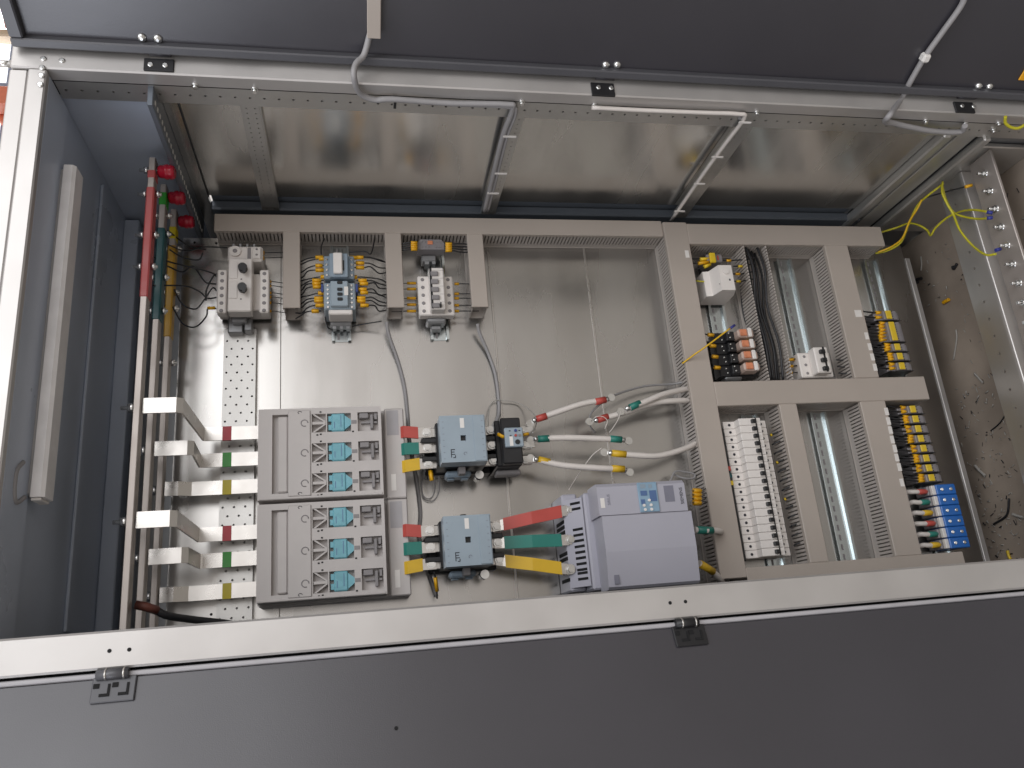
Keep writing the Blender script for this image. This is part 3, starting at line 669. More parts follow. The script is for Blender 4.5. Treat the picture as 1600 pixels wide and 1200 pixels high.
for k, y in enumerate((796, 843, 889)):
    p = P(893, y, .083); SL.append(p)
    tm = part('terminal', MB().box(p[0] - .013, p[0] + .011, p[1] - .009, p[1] + .009, .070, .0775, .001), 'tin', t); part('terminal_bolt', MB().bolt(p[0] - .001, p[1], .0815, .0062, .006), 'zinc', tm)
    part('terminal_pocket', MB().box(p[0] + .0115, p[0] + .026, p[1] - .008, p[1] + .008, .0665, .0885, .001), 'bluegrey_dk', tm)  # darker blue-grey block behind the terminal
for k, y in enumerate((762, 906)):
    p = P(880, y, .03); part('mounting_screw', MB().bolt(p[0], v1 + .0 if k == 0 else v0 + .0, .012, .005, .006), 'zinc', t)
for k, (mt, nm) in enumerate((('red', 'red'), ('green', 'green'), ('gold', 'yellow'))):
    ua, va = c2['u1'] + .012, c2['v'][k]; p = SL[k]; ubb, vb_ = p[0] - .004, p[1]
    t = thing('insulated_link', nm + ' flat sleeved link from contactor to soft starter', 'copper link', (ua, va, .07), 'flat links into the soft starter')
    def q(s): return (ua + (ubb - ua) * s, va + (vb_ - va) * s, .0688 + (.0778 - .0688) * max(0, min(1, (s - .1) / .4)))
    part('strip', MB().strip([q(0), q(.1), q(.5), q(1)], .0088, .0028), 'tin', t)
    part('sleeve', MB().strip([(a, b, c - .0008) for a, b, c in (q(.14), q(.3), q(.5), q(.9))], .0105, .0046), mt, t)

# ================================================================ power cables
def cable(name, pts, r, m, label, tips=(), cat='cable', grp=None, n=10):
    t = thing(name, label, cat, pts[0], grp); sp = spline(pts, 7)
    part('sheath', MB().tube(sp, r, n), m, t)
    return t, sp
def sleeve(t, a, b, r, m): part('shrink_sleeve', MB().tube([a, b], r, 10), m, t)
def lug(t, p, q):
    p, q = Vector(p), Vector(q); d_ = (q - p).normalized()
    part('lug', MB().tube([p - d_ * .002, p + (q - p) * .45], .0046, 8), 'zinc', t)
    part('lug_eye', MB().tube([(q.x, q.y, q.z - .0015), (q.x, q.y, q.z + .0015)], .0072, 12), 'zinc', t)
g = 'white power cables with coloured shrink ends'
def wcable(pts, sl, lugs, label, col):
    t, sp = cable('power_cable', [P(*p) for p in pts], .0055, 'cable', label, grp=g)
    for a, b in sl: sleeve(t, P(*a), P(*b), .0064, col)
    for a, b in lugs: lug(t, P(*a), P(*b))
wcable([(838, 655, .066), (870, 644, .072), (910, 631, .076), (944, 625, .074)], [((838, 655, .066), (854, 650, .069)), ((930, 628, .075), (946, 624.5, .074))], [((836, 656, .066), (828, 662, .064)), ((946, 625, .074), (955, 621, .073))], 'white cable with red ends leaving the overload relay', 'red')
wcable([(840, 686, .066), (880, 684, .070), (930, 685, .072), (970, 687, .070)], [((840, 686, .066), (858, 685, .067)), ((953, 685.5, .071), (971, 687, .070))], [((838, 686, .066), (829, 688, .064)), ((971, 687, .070), (982, 689, .068))], 'white cable with green ends leaving the overload relay', 'green')
wcable([(841, 719, .066), (880, 727, .070), (930, 731, .072), (973, 733, .068)], [((841, 718, .066), (859, 722, .067)), ((956, 732, .070), (975, 733, .068))], [((839, 718, .066), (829, 716, .064)), ((974, 733, .068), (984, 738, .066))], 'white cable with yellow ends leaving the overload relay', 'gold')
wcable([(984, 637, .070), (1010, 627, .070), (1040, 615, .062), (1085, 605, .035)], [((984, 637, .070), (1000, 630, .070))], [((983, 637, .070), (970, 643, .068))], 'white cable with one green end hanging from the tall duct', 'green')
wcable([(935, 656, .060), (970, 646, .062), (1020, 630, .058), (1060, 626, .05), (1088, 626, .032)], [((934, 656, .060), (950, 651, .061))], [((934, 656, .060), (921, 659, .058))], 'white cable with one red end hanging from the tall duct', 'red')
wcable([(957, 708, .066), (990, 711, .068), (1030, 712, .064), (1070, 701, .052), (1099, 686, .032)], [((956, 708, .066), (978, 710, .067))], [((956, 708, .066), (944, 707, .064))], 'white cable with one yellow end hanging from the tall duct', 'gold')
t, _ = cable('power_cable', [P(1085, 828, .10), P(1110, 829, .095), P(1124, 830, .075), P(1128, 833, .04)], .0058, 'cable', 'white cable with green end between soft starter and tall duct', grp=g); sleeve(t, P(1089, 828, .10), P(1113, 829, .094), .0068, 'green')
t, _ = cable('power_cable', [P(1092, 880, .10), P(1108, 889, .09), P(1122, 902, .07), P(1130, 912, .04)], .0058, 'cable', 'white cable with yellow end between soft starter and tall duct', grp=g); sleeve(t, P(1094, 881, .10), P(1114, 893, .085), .0068, 'gold')
m = MB().box(*[f_ for f_ in (P(945, 707, .066)[0] - .007, P(945, 707, .066)[0] + .006, P(945, 707, .066)[1] - .0075, P(945, 707, .066)[1] + .0075)], .0662, .0705, .0015)
# loose thread and thin wires tying up the hanging cable ends
for i, (pts, r, mt, lab) in enumerate((
    ([(970, 643, .07), (966, 655, .07), (958, 668, .066), (952, 676, .06)], .0007, 'cable', 'white thread tying up the green tipped cable'),
    ([(927, 655, .066), (932, 651, .07), (942, 651, .072), (949, 658, .07), (945, 670, .066)], .0007, 'cable', 'white thread looped round the red tipped cable'),
    ([(940, 700, .066), (925, 712, .06), (908, 735, .05), (897, 752, .05), (889, 765, .07)], .0008, 'cable', 'white thread running from yellow lug to soft starter'),
    ([(952, 621, .073), (975, 612, .05), (1010, 603, .03), (1050, 600, .02), (1068, 597, .03)], .0022, 'gcable', 'thin grey wire from red lug to the tall duct'),
    ([(946, 626, .074), (930, 638, .06), (922, 650, .05), (922, 665, .04), (930, 676, .03)], .0018, 'gcable', 'thin grey wire bent below the red shrink end'),
    ([(1047, 752, .03), (1055, 737, .03), (1070, 737, .03), (1085, 741, .03), (1083, 747, .03), (1068, 747, .03), (1052, 741, .02)], .0018, 'gcable', 'loose coil of grey wire above the soft starter'),
    ([(764, 690, .05), (763, 650, .02), (770, 628, .01), (790, 626, .01), (815, 632, .01), (836, 650, .04), (836, 668, .06), (822, 680, .085)], .0010, 'scrap', 'clear thin wire arching over the overload relay'),
)):
    solo('tie_thread' if i < 3 else 'thin_wire', MB().tube(spline([P(*p) for p in pts]), r, 6), mt, lab, 'thread' if i < 3 else 'wire', P(*pts[0]))
# grey control cables hanging from the short ducts
for pts, lab in (([(604, 503, .03), (608, 525, .02), (622, 565, .008), (632, 605, .006), (637, 650, .006), (640, 690, .006), (650, 745, .006), (657, 800, .006), (655, 840, .006), (668, 890, .006), (682, 932, .006)], 'grey cable running from contactor stack duct down to the lower contactor'),
                 ([(746, 506, .03), (750, 522, .02), (764, 555, .008), (775, 590, .006), (780, 640, .006), (775, 662, .02)], 'grey cable running from the bare plate duct to the overload relay')):
    solo('control_cable', MB().tube(spline([P(*p) for p in pts]), .0034, 8), 'gcable', lab, 'cable', P(*pts[0]), 'grey control cables')
for k, (dx, lab) in enumerate(((0, 'inner'), (7, 'outer'))):
    solo('thin_wire', MB().tube(spline([P(663 + dx * .3, 735, .03), P(658 + dx * .2, 755, .012), P(662, 775 + dx * .4, .008), P(672 + dx * .6, 779 + dx * .5, .008), P(679 + dx, 768, .01), P(679 + dx, 745, .04)]), .0009, 6), 'gcable', lab + ' loop of thin grey wire under the yellow link', 'wire', P(668, 760, .01))

# ================================================================ small devices
def wire(kind, pts, label, grp, mk=None, r=.0012, mt='blackwire', mkr=.0030, mkm='marker'):
    t = thing('control_wire', label, 'wire', P(*pts[0]), grp)
    part('conductor', MB().tube(spline([P(*p) for p in pts], 5), r, 6), mt, t)
    if mk:
        a, b = P(*mk[0]), P(*mk[1]); part('marker_sleeve', MB().tube([a, b], mkr, 4), mkm, t)
    return t

# ---- white motor breaker
u0, v1 = A(338, 416, .078); u1, v0 = u0 + .074, v1 - .090
t = thing('motor_breaker', 'white motor breaker with two black rotary knobs', 'circuit breaker', (u0, v0, 0))
part('base', MB().box(u0 - .002, u1 + .012, v0 + .018, v1, .008, .05, .002), 'white', t)
part('front', MB().box(u0 + .020, u1 - .014, v0 + .004, v1 + .016, .0502, .078, .002), 'white', t)
for s in (u0 + .001, u1 - .002):
    tr = part('terminal_row', MB().box(s, s + .016, v0 + .005, v1 - .002, .0502, .070, .002), 'white', t)
    for k in range(6): part('terminal_screw', MB().screw(s + .008, v1 - .010 - k * .0142, .0698, .0034), 'midgrey', tr)
for k in range(2):
    c = (u0 + .045, v1 - .006 - k * .038); kn = part('knob', MB().tube([(c[0], c[1], .078), (c[0], c[1], .090)], .0075, 18), 'black', t)
    part('knob_grip', MB().prism([(c[0] - .003, c[1] + .003), (c[0] + .008, c[1] + .001), (c[0] + .005, c[1] - .013), (c[0] + .002, c[1] - .013)], 2, .0885, .094), 'black', kn)
    part('front_field', MB().box(u0 + .0215, u0 + .036, c[1] - .018, c[1] + .014, .0782, .0795, .0006), 'white', t)
    part('mark', MB().box(c[0] - .004, c[0] - .0015, c[1] - .020, c[1] - .018, .0782, .0785), 'ink', t)
m = MB(); m.box(u0 + .014, u0 + .040, v0 - .016, v0 + .014, .006, .03, .002); m.box(u0 + .042, u0 + .056, v0 - .014, v0 + .010, .006, .034, .002); m.box(u0 + .022, u0 + .048, v0 - .002, v0 + .012, .03, .045, .002); part('rail_clamp', m, 'galv_dull', t)
# ---- small white device above it
a, b = A(356, 384, .06); t = thing('auxiliary_switch', 'small white rail device with round dial above motor breaker', 'switch', (a, b, 0))
part('body', MB().box(a, a + .060, b - .030, b, .008, .06, .003), 'white', t); part('dial', MB().tube([(a + .013, b - .012, .06), (a + .013, b - .012, .064)], .010, 18), 'white', t); part('dial_screw', MB().screw(a + .013, b - .012, .064, .004), 'midgrey', t)
part('window', MB().box(a + .034, a + .040, b - .026, b - .004, .0602, .0608), 'midgrey', t); part('terminal_field', MB().box(a + .043, a + .057, b - .026, b - .003, .0602, .063, .001), 'white', t)
for k in range(2): part('terminal_screw', MB().screw(a + .050, b - .008 - k * .011, .063, .002), 'midgrey', t)
m = MB()
for k in range(4): m.box(a + .004 + k * .012, a + .009 + k * .012, b + .003, b + .016, .01, .04, .001)
part('rail_clamp', m, 'galv_dull', t)
# ---- wires around the motor breaker
for k, pts in enumerate(([(262, 360, .08), (285, 378, .05), (300, 386, .04), (322, 390, .03)], [(262, 382, .08), (290, 392, .06), (318, 386, .03), (355, 387, .03)], [(265, 390, .08), (285, 402, .06), (310, 406, .05), (317, 395, .05)],
        [(240, 402, .15), (275, 412, .08), (310, 420, .07), (332, 427, .06), (338, 432, .055)], [(262, 416, .10), (285, 425, .06), (302, 416, .06), (320, 440, .06), (338, 444, .055)], [(240, 446, .15), (290, 447, .08), (312, 456, .07), (324, 466, .065), (338, 465, .055)],
        [(272, 452, .08), (285, 475, .06), (305, 483, .06), (318, 470, .065), (332, 450, .065), (338, 454, .055)], [(270, 480, .08), (285, 505, .05), (305, 511, .05), (322, 495, .06), (325, 482, .055), (338, 482, .055)], [(322, 470, .05), (323, 452, .055), (333, 432, .06), (338, 428, .055)])):
    wire('', pts, ORD[k] + ' black wire, counted downward, looping from busbars to motor breaker', 'black wires from busbars to motor breaker', ((324, 481.5, .055), (336, 481, .055)) if k == 7 else None, .0014)
for n_, y in enumerate((440, 446.5, 457.5, 464, 473, 486)): wire('', [(405, y, .045), (425, y, .045), (434, y + 1, .04), (447, y + 3, .03)], ORD[n_] + ' thin wire with orange marker, counted downward, between motor breaker and duct', 'marked wires between motor breaker and duct', ((409, y, .045), (424, y, .045)), .0008)
for n_, y in enumerate((395, 403)): wire('', [(400, y, .045), (415, y, .045), (445, y - 1, .03)], ('upper', 'lower')[n_] + ' black wire with orange marker at the small dial device', 'marked wires at the dial device', ((402, y, .045), (413, y, .045)), .0008, mkr=.0045)

# ---- contactor and relay stack
a, b = A(507, 438, .075); t = thing('contactor_stack', 'stack of small blue-grey contactors with black plungers', 'contactor', (a, b, 0))
L_ = .052
part('lower_body', MB().box(a - .002, a + L_ + .002, b - .052, b, .006, .066, .002), 'bluegrey', t)
part('lower_front', MB().box(a + .010, a + L_ - .011, b - .050, b - .001, .0662, .076, .0015), 'bluegrey', t)
for k in range(4): part('plunger', MB().box(a + .022, a + .031, b - .008 - (k * .0095 + (.004 if k else 0)), b - .002 - (k * .0095 + (.004 if k else 0)), .0762, .0785, .001), 'black', t)
part('sticker', MB().box(a + .034, a + .041, b - .030, b - .013, .0762, .0768), 'label', t)
for s in (a + .005, a + L_ - .005):
    for k in range(6): part('terminal_screw', MB().screw(s, b - .006 - k * .0085, .066, .0028), 'zinc', t)
for s in (a - .0065, a + L_ + .0025): part('coil_tag', MB().box(s, s + .004, b - .018, b - .002, .03, .066, .001), 'bluetag', t)
ub2 = b + .052
part('upper_body', MB().box(a - .001, a + L_ + .001, b + .0065, ub2, .006, .070, .002), 'bluegrey_dk', t)
part('upper_front', MB().box(a + .009, a + L_ - .010, b + .004, ub2 - .001, .0702, .082, .0015), 'bluegrey_dk', t)
part('white_field', MB().box(a + .016, a + .032, b + .008, ub2 - .003, .0822, .089, .0015), 'white', t)
part('side_slot', MB().box(a + .0325, a + .035, b + .016, b + .036, .0822, .083), 'black', t)
for s in (a + .004, a + L_ - .004):
    for k in range(4): part('terminal_screw', MB().screw(s, ub2 - .008 - k * .0105, .070, .0028), 'zinc', t)
m = MB(); m.box(a + .006, a + L_ - .004, b - .062, b - .0525, .03, .066, .002); part('end_block', m, 'white', t)
m = MB(); m.box(a + .007, a + .046, b - .068, b - .053, .006, .029, .002); m.box(a + .012, a + .018, b - .073, b - .068, .012, .026); m.box(a + .024, a + .030, b - .073, b - .068, .012, .026); m.box(a + .036, a + .042, b - .073, b - .068, .012, .026); part('rail_clamp', m, 'galv_dull', t)
Lm = [(493, 505, 402), (498, 512, 404.5), (493, 504, 415), (493, 507, 422), (501, 512, 432.5), (488, 502, 438), (488, 501, 443), (489, 502, 448), (497, 506, 458), (491, 505, 466), (491, 505, 470), (493, 507, 477), (487, 498, 486)]
for i, (xa, xb, y) in enumerate(Lm):
    wire('', [(xb + 4, y, .058), (xa, y, .058), ((xa + 468) / 2, y + 2 + (i % 3), .05), (472, y + 6 + (i % 4) * 2, .04), (462, y + 12, .03)], ORD[i] + ' wire with orange marker, counted downward, from motor breaker duct into contactor stack', 'marked wires, breaker side of contactor stack', ((xa, y, .058), (xb, y, .058)), .0013, mkr=.0042)
Rm = [(547, 558, 402.5), (558, 568, 402), (556, 569, 411), (556, 569, 418), (547, 558, 433), (560, 573, 438), (562, 575, 443), (560, 573, 452), (563, 575, 457), (558, 571, 465.5), (558, 571, 470), (563, 576, 477)]
for i, (xa, xb, y) in enumerate(Rm):
    wire('', [(xa - 3, y, .058), (xb, y, .058), (xb + 10, y + (i % 3) - 1, .054), (592, y + 3 + (i % 4) * 2, .045), (603, y + 8, .03)], ORD[i] + ' wire with orange marker, counted downward, between contactor stack and five-pole breaker duct', 'marked wires, far side of contactor stack', ((xa, y, .058), (xb, y, .058)), .0013, mkr=.0042)
for pts, lab in (([(507, 373, .03), (502, 385, .04), (502, 397, .05)], 'black wire dropping from long duct to contactor stack'), ([(546, 394, .06), (570, 393, .06), (580, 396, .055), (586, 370, .03)], 'black wire arching over the orange markers'),
                 ([(508, 494, .03), (511, 507, .02), (516, 514, .012), (540, 512, .012), (570, 506, .02), (596, 502, .03)], 'black wire looping below the contactor stack')):
    wire('', pts, lab, 'loose black wires around contactor stack', None, .0012)

# ---- five-pole breaker
a, b = A(652, 431, .045); t = thing('modular_breaker', 'white five-pole modular breaker with grey toggles', 'circuit breaker', (a, b, 0))
pit = .0160; n = 5
part('body', MB().box(a, a + .066, b - n * pit, b, .024, .045, .002), 'white', t)
part('foot', MB().box(a + .006, a + .060, b - n * pit + .012, b - .002, .008, .0238, .001), 'white', t)
part('raised_front', MB().box(a + .020, a + .047, b - n * pit + .002, b + .006, .0452, .068, .002), 'white', t)
for k in range(n):
    v = b - (k + .5) * pit
    part('toggle', MB().box(a + .022, a + .036, v - .0045, v + .0045, .0682, .0725, .0012), 'midgrey', t)
    for s in (a + .009, a + .057): part('terminal_screw', MB().screw(s, v, .045, .0034), 'midgrey', t)
    part('pole_seam', MB().box(a + .0205, a + .0465, v + pit / 2 - .0003, v + pit / 2, .0682, .0686), 'midgrey', t)
part('toggle_recess', MB().box(a + .0205, a + .0245, b - n * pit + .003, b + .005, .0682, .0687), 'black', t)
part('toggle_bar', MB().box(a + .0365, a + .0385, b - n * pit + .004, b - n * pit + .012, .0682, .076), 'black', t)
m = MB(); m.box(a + .014, a + .050, b - n * pit - .011, b - n * pit - .0005, .006, .035, .003); m.box(a + .022, a + .042, b - n * pit - .020, b - n * pit - .011, .006, .022, .002); part('rail_clamp', m, 'galv_dull', t)
for n_, y in enumerate((442.5, 451.5, 466, 476, 486)): wire('', [(652, y, .03), (636, y, .03), (622, y + 1, .03), (612, y + 1, .025)], ORD[n_] + ' thin marked wire, counted downward, at five-pole breaker on its contactor stack side', 'marked wires, stack side of five-pole breaker', ((636, y, .03), (650, y, .03)), .0008)
for n_, y in enumerate((443.5, 459, 466, 477, 486)): wire('', [(710, y, .03), (724, y, .03), (735, y, .03), (748, y, .025)], ORD[n_] + ' thin marked wire, counted downward, at five-pole breaker on its bare plate side', 'marked wires, plate side of five-pole breaker', ((710, y, .03), (717, y, .03)), .0010)
# ---- phase relay over the five-pole breaker
a, b = A(652, 374, .05); a1, b1 = A(695, 390, .05); t = thing('terminal_relay', 'grey round-shouldered relay with orange window', 'relay', (a, b, 0))
m = MB(); m.prism([(a + .006, b), (a1 - .006, b), (a1, b - .008), (a1, b1), (a, b1), (a, b - .008)], 2, .026, .05); part('body', m, 'termgrey', t)
part('window', MB().box(a + .019, a + .029, b - .011, b - .003, .0502, .052, .0008), 'coil', t)
m = MB()
for k in range(6): m.screw(a + .008 + (k % 3) * .006, b - .006 - (k // 3) * .010, .05, .0016); m.screw(a + .034 + (k % 3) * .005, b - .006 - (k // 3) * .010, .05, .0016)
part('contact_pin', m, 'midgrey', t); m = MB(); m.box(a + .008, a + .036, b1 - .014, b1 - .001, .006, .03, .002); m.box(a + .014, a + .022, b1 - .020, b1 - .014, .006, .028); m.box(a + .028, a + .034, b1 - .020, b1 - .014, .006, .03); part('rail_clamp', m, 'galv_dull', t)
for k in range(4):
    y = 379 + k * 3.4
    wire('', [(650, y, .055), (640, y, .055), (628, y + 2, .05), (612, y + 3 + k, .04)], ORD[k] + ' orange marked wire, counted downward, at grey relay on its stack side', 'marked wires, stack side of grey relay', ((642, y, .055), (652, y, .055)), .0013, mkr=.0035)
    wire('', [(694, y + 2, .055), (706, y + 2, .055), (722, y + 2 + k, .05), (748, y + 4, .04)], ORD[k] + ' orange marked wire, counted downward, at grey relay on its plate side', 'marked wires, plate side of grey relay', ((696, y + 2, .055), (706, y + 2, .055)), .0015, mkr=.0038)

# ---- white timer relay and the terminal beside it
a, b = A(1109, 417, .08); t = thing('timer_relay', 'chunky white relay with chamfered corners', 'relay', (a, b, 0))
w0_, w1_ = .045, .0575
m = MB(); m.prism([(a - .002, .05), (a + .010, .052), (a + .018, .080), (a + .046, .080), (a + .054, .055), (a + .056, .008), (a - .002, .008)], 1, b - .050, b + .004); part('body', m, 'white', t)
part('dial', MB().tube([(a + .032, b - .010, .080), (a + .032, b - .010, .083)], .0062, 16), 'white', t)
part('mark', MB().box(a + .036, a + .039, b - .030, b - .026, .0801, .0805), 'ink', t); part('mark', MB().box(a + .013, a + .015, b - .038, b - .036, .0801, .0805), 'midgrey', t)
a2, b2 = A(1096, 402, .05); t = thing('terminal_block', 'yellow and grey terminal squeezed above the white relay', 'terminal block', (a2, b2, 0), 'rail terminals')
part('body', MB().box(a2 + .012, a2 + .046, b2 - .010, b2 + .008, .008, .05, .002), 'termgrey', t); part('label_tag', MB().box(a2 + .016, a2 + .028, b2 - .014, b2 + .008, .0502, .056, .001), 'yellow', t); part('red_mark', MB().box(a2 + .034, a2 + .037, b2 - .006, b2 + .004, .0502, .0508), 'red', t)
for k, (p0, p1, mk) in enumerate((((1078, 405), (1098, 403), ((1094, 405), (1108, 404))), ((1080, 422), (1104, 417), ((1100, 417), (1110, 413))), ((1082, 412), (1096, 411), ((1091, 411.5), (1107, 409))))):
    wire('', [(*p0, .04), ((p0[0] + p1[0]) / 2, (p0[1] + p1[1]) / 2, .045), (*p1, .045)], ORD[k] + ' marked wire between tall duct and chunky white relay', 'marked wires, tall duct side of white relay', ((*mk[0], .047), (*mk[1], .047)), .0013, mkr=.004, mkm='yellow' if k < 2 else 'marker')
for k, (y, xm) in enumerate(((407, 1135), (416, 1153), (428, 1149), (439.5, 1150))):
    wire('', [(1128 if k == 0 else 1146, y, .045), (xm + 8, y, .045), (1168, y - 2, .045), (1180, y - 4, .04)], ORD[k] + ' marked wire, counted downward, between chunky white relay and open duct', 'marked wires, open duct side of white relay', ((xm, y, .045), (xm + 7, y, .045)), .0015, mkr=.003, mkm='yellow' if k in (1, 3) else 'marker')
wire('', [(1083, 438, .04), (1092, 439.5, .05), (1100, 440, .05)], 'pale yellow wire entering the white relay', 'pale yellow wire', None, .0016, 'ygreen')

# ---- four plug-in relays on black sockets
a0, b0 = A(1113, 520, .035); a0 += .002
for k in range(4):
    a, b = A(1113 + k * 3.6, 521 + k * 16.2, .035); a = a0; b = b0 - k * .0232
    t = thing('plug_in_relay', ORD[k] + ' clear plug-in relay on black socket, counted from the white relay', 'relay', (a, b, 0), 'clear plug-in relays')
    sk = part('socket', MB().box(a, a + .080, b - .0226, b, .008, .034, .0015), 'black', t); part('socket_tower', MB().box(a + .022, a + .038, b - .021, b - .002, .0342, .046, .001), 'black', sk)
    for q in range(4): part('socket_screw', MB().screw(a + .014 + (q % 2) * .012 + (.0 if q < 2 else .002), b - .006 - (q // 2) * .009, .034 if q % 2 == 0 else .046, .0018), 'zinc', sk)
    cs = part('clear_case', MB().box(a + .038, a + .072, b - .020, b - .003, .0342, .062, .003), 'relay', t)
    part('coil', MB().box(a + .041, a + .056, b - .0185, b - .0045, .0622, .0655, .002), 'coil', cs)
    part('label_plate', MB().box(a + .0575, a + .0655, b - .021, b - .0025, .0622, .0665, .0012), 'label', cs)
    y = 523 + k * 17
    wire('', [(1098 + k * 3, y - 2, .03), (1106 + k * 3.4, y, .04), (1116 + k * 3.4, y + 1, .045)], ORD[k] + ' orange marked wire, tall duct side of the plug-in relays', 'marked wires, tall duct side of relay sockets', ((1106 + k * 3.4, y, .046), (1115 + k * 3.4, y + .5, .046)), .0013, mkr=.0042)
    for e in (0, 1):
        yy = 518 + k * 17 + e * 5
        wire('', [(1160 + k * 3.2, yy, .035), (1170 + k * 3.2, yy, .04), (1182 + k * 3, yy - 2, .045), (1192 + k * 3, yy - 5, .04)], ORD[k * 2 + e] + ' marked wire, counted downward, between plug-in relays and open duct', 'marked wires, open duct side of relay sockets', ((1161 + k * 3.5, yy, .038), (1167 + k * 3.8, yy, .038)), .0012, mkr=.0032, mkm='yellow' if (k + e) % 2 else 'marker')
p = P(1148, 590, .03); solo('end_clamp', MB().box(p[0] - .020, p[0] + .016, p[1] - .005, p[1] + .008, .008, .032, .003), 'galv_dull', 'grey metal end clamp below the plug-in relays', 'clamp', p)
t = thing('loose_wire', 'yellow wire with dark ferrule poking across the tall duct', 'wire', P(1070, 565, .07)); part('conductor', MB().tube(spline([P(1066, 568, .06), P(1085, 554, .075), P(1105, 540, .09), P(1142, 512, .10)]), .0016, 8), 'ywire', t); part('ferrule', MB().tube([P(1141, 513, .10), P(1148, 508, .10)], .0024, 8), 'navy', t)

# ---- three-pole breaker
a, b = A(1250, 551, .045); t = thing('modular_breaker', 'white three-pole breaker with black toggles on the bare rail', 'circuit breaker', (a, b, 0))
part('body', MB().box(a - .006, a + .064, b - .0525, b, .008, .045, .002), 'white', t); part('raised_front', MB().box(a + .016, a + .046, b - .0505, b + .003, .0452, .068, .002), 'white', t)
part('toggle_recess', MB().box(a + .0345, a + .0385, b - .049, b + .003, .0682, .0687), 'black', t)
for k in range(3):
    v = b - (k + .5) * .0175; part('toggle', MB().box(a + .025, a + .036, v - .004, v + .004, .0688, .076, .001), 'black', t)
    for s in (a + .007, a + .056): part('terminal_screw', MB().screw(s, v, .045, .003), 'midgrey', t)
for k in range(3):
    y = 562 + k * 10.5; x = 1232 - k * 1.6
    wire('', [(1216, y + 1, .02), (1226, y, .03), (1246, y - 1, .035)], ORD[k] + ' orange marked wire, counted downward, between open duct and three-pole breaker', 'marked wires, open duct side of three-pole breaker', ((x, y, .032), (x + 9, y - .5, .032)), .0013, mkr=.0033)
    wire('', [(1306 + k * 2, y, .03), (1315 + k * 2, y + 1, .035), (1325, y, .04)], ORD[k] + ' bare black wire, counted downward, between three-pole breaker and duct', 'black wires from three-pole breaker', None, .0015)

# ---- black wires filling the open duct
for k in range(9):
    u = .793 + k * .0052; w = .012 + (k * 7 % 5) * .008
    solo('control_wire', MB().tube(spline([(u, .74, w), (u + .004 * math.sin(k), .68, w + .008), (u - .003, .60, w), (u + .003 * math.cos(k), .52, w + .006), (u, .445, w - .002)]), .0028, 6), 'blackwire', ORD[k] + ' black wire across the bunch inside the open duct', 'wire', (u, .74, w), 'black wires bunched in the open duct')

# ---- long row of breakers
NB = 18; vtop = A(1165, 653, .068)[1]; vbot = A(1205, 869, .068)[1]; pit = (vtop - vbot) / NB
ua = A(1135, 655, .062)[0]
first = None
for k in range(NB):
    v1 = vtop - k * pit; org = (ua, v1, 0); lab = ORD[k] + ' slim white breaker from the top of the long row'
    if first is None:
        t = first = thing('row_breaker', lab, 'circuit breaker', org, 'slim breakers in the long row'); v0 = v1 - pit + .0005
        bd = part('body', MB().box(ua, ua + .088, v0, v1, .009, .045, .0008), 'white', t)
        part('raised_front', MB().box(ua + .022, ua + .066, v0, v1, .0452, .066, .0008), 'white', t)
        part('toggle_slot', MB().box(ua + .0445, ua + .0565, v0 + .001, v1 - .001, .0662, .0667), 'white', t)
        part('toggle', MB().box(ua + .045, ua + .0545, v0 + .003, v1 - .0035, .0668, .0735, .001), 'black', t)
        part('toggle_gap', MB().box(ua + .0548, ua + .0572, v0, v1, .0662, .0669), 'black', t)  # black strip beside the toggle
        for s in (.012, .077): part('terminal_screw', MB().screw(ua + s, (v0 + v1) / 2, .045, .0026), 'ink', t)
    else: clone(first, org, lab)
t = thing('comb_busbar', 'black comb busbar with red, green and yellow dots beside long row', 'busbar', (ua - .012, vbot, 0))
part('bar', MB().box(ua - .013, ua - .004, vbot - .004, vtop - .014, .02, .052, .001), 'black', t)
for x, y, mt in ((1142, 732, 'red'), (1145, 743, 'dgreen'), (1147, 754.5, 'yellow')):
    p = P(x, y, .052); part('phase_dot', MB().box(ua - .0128, ua - .004, p[1] - .004, p[1] + .004, .0515, .0535), mt, t)
for k in range(13):
    y = 681 + k * 14.3; x0 = 1203 + k * 3.1
    wire('', [(x0, y, .03), (x0 + 5, y - 3, .035), (x0 + 13, y - 6, .04)], ORD[k] + ' short black wire, counted downward, from long breaker row into narrow duct', 'black wires out of the long breaker row', ((x0 + 1, y - .5, .034), (x0 + 3.5, y - 2, .036)) if k in (0, 3, 7) else None, .0016, mkm='yellow')

# ---- terminal strips
def terminals(kind, x0, y0, y1, dx, n, label_f, grp, sizes=None, mw=2):
    pass
def tblock(cx, y0, y1, label, grp):
    """grey spring terminals under one yellow group label; cx: photo x of the yellow label's left edge"""
    w = .048; a, va = A(cx, y0, w); _, vb = A(cx, y1, w)
    t = thing('terminal_block', label, 'terminal block', (a, vb, 0), grp)
    part('body', MB().box(a - .022, a + .036, vb + .0012, va - .0004, .008, .040, .0015), 'termgrey', t)
    part('upper_step', MB().box(a - .004, a + .026, vb + .0012, va - .0004, .0402, .0475, .001), 'termgrey', t)
    part('label_tag', MB().box(a, a + .0125, vb + .002, va - .001, .0477, .0505, .0008), 'yellow', t)
    part('end_plate', MB().box(a - .02, a + .034, vb - .0002, vb + .001, .008, .045), 'black', t)
    n = max(2, round((va - vb) / .0052))
    m = MB()
    for k in range(n): vv = va - (k + .5) * (va - vb) / n; m.box(a + .028, a + .031, vv - .001, vv + .001, .0402, .0405); m.box(a + .015, a + .0165, vv - .001, vv + .001, .0477, .048)
    part('clamp_slot', m, 'hole', t, kind='stuff'); return a, va, vb, n
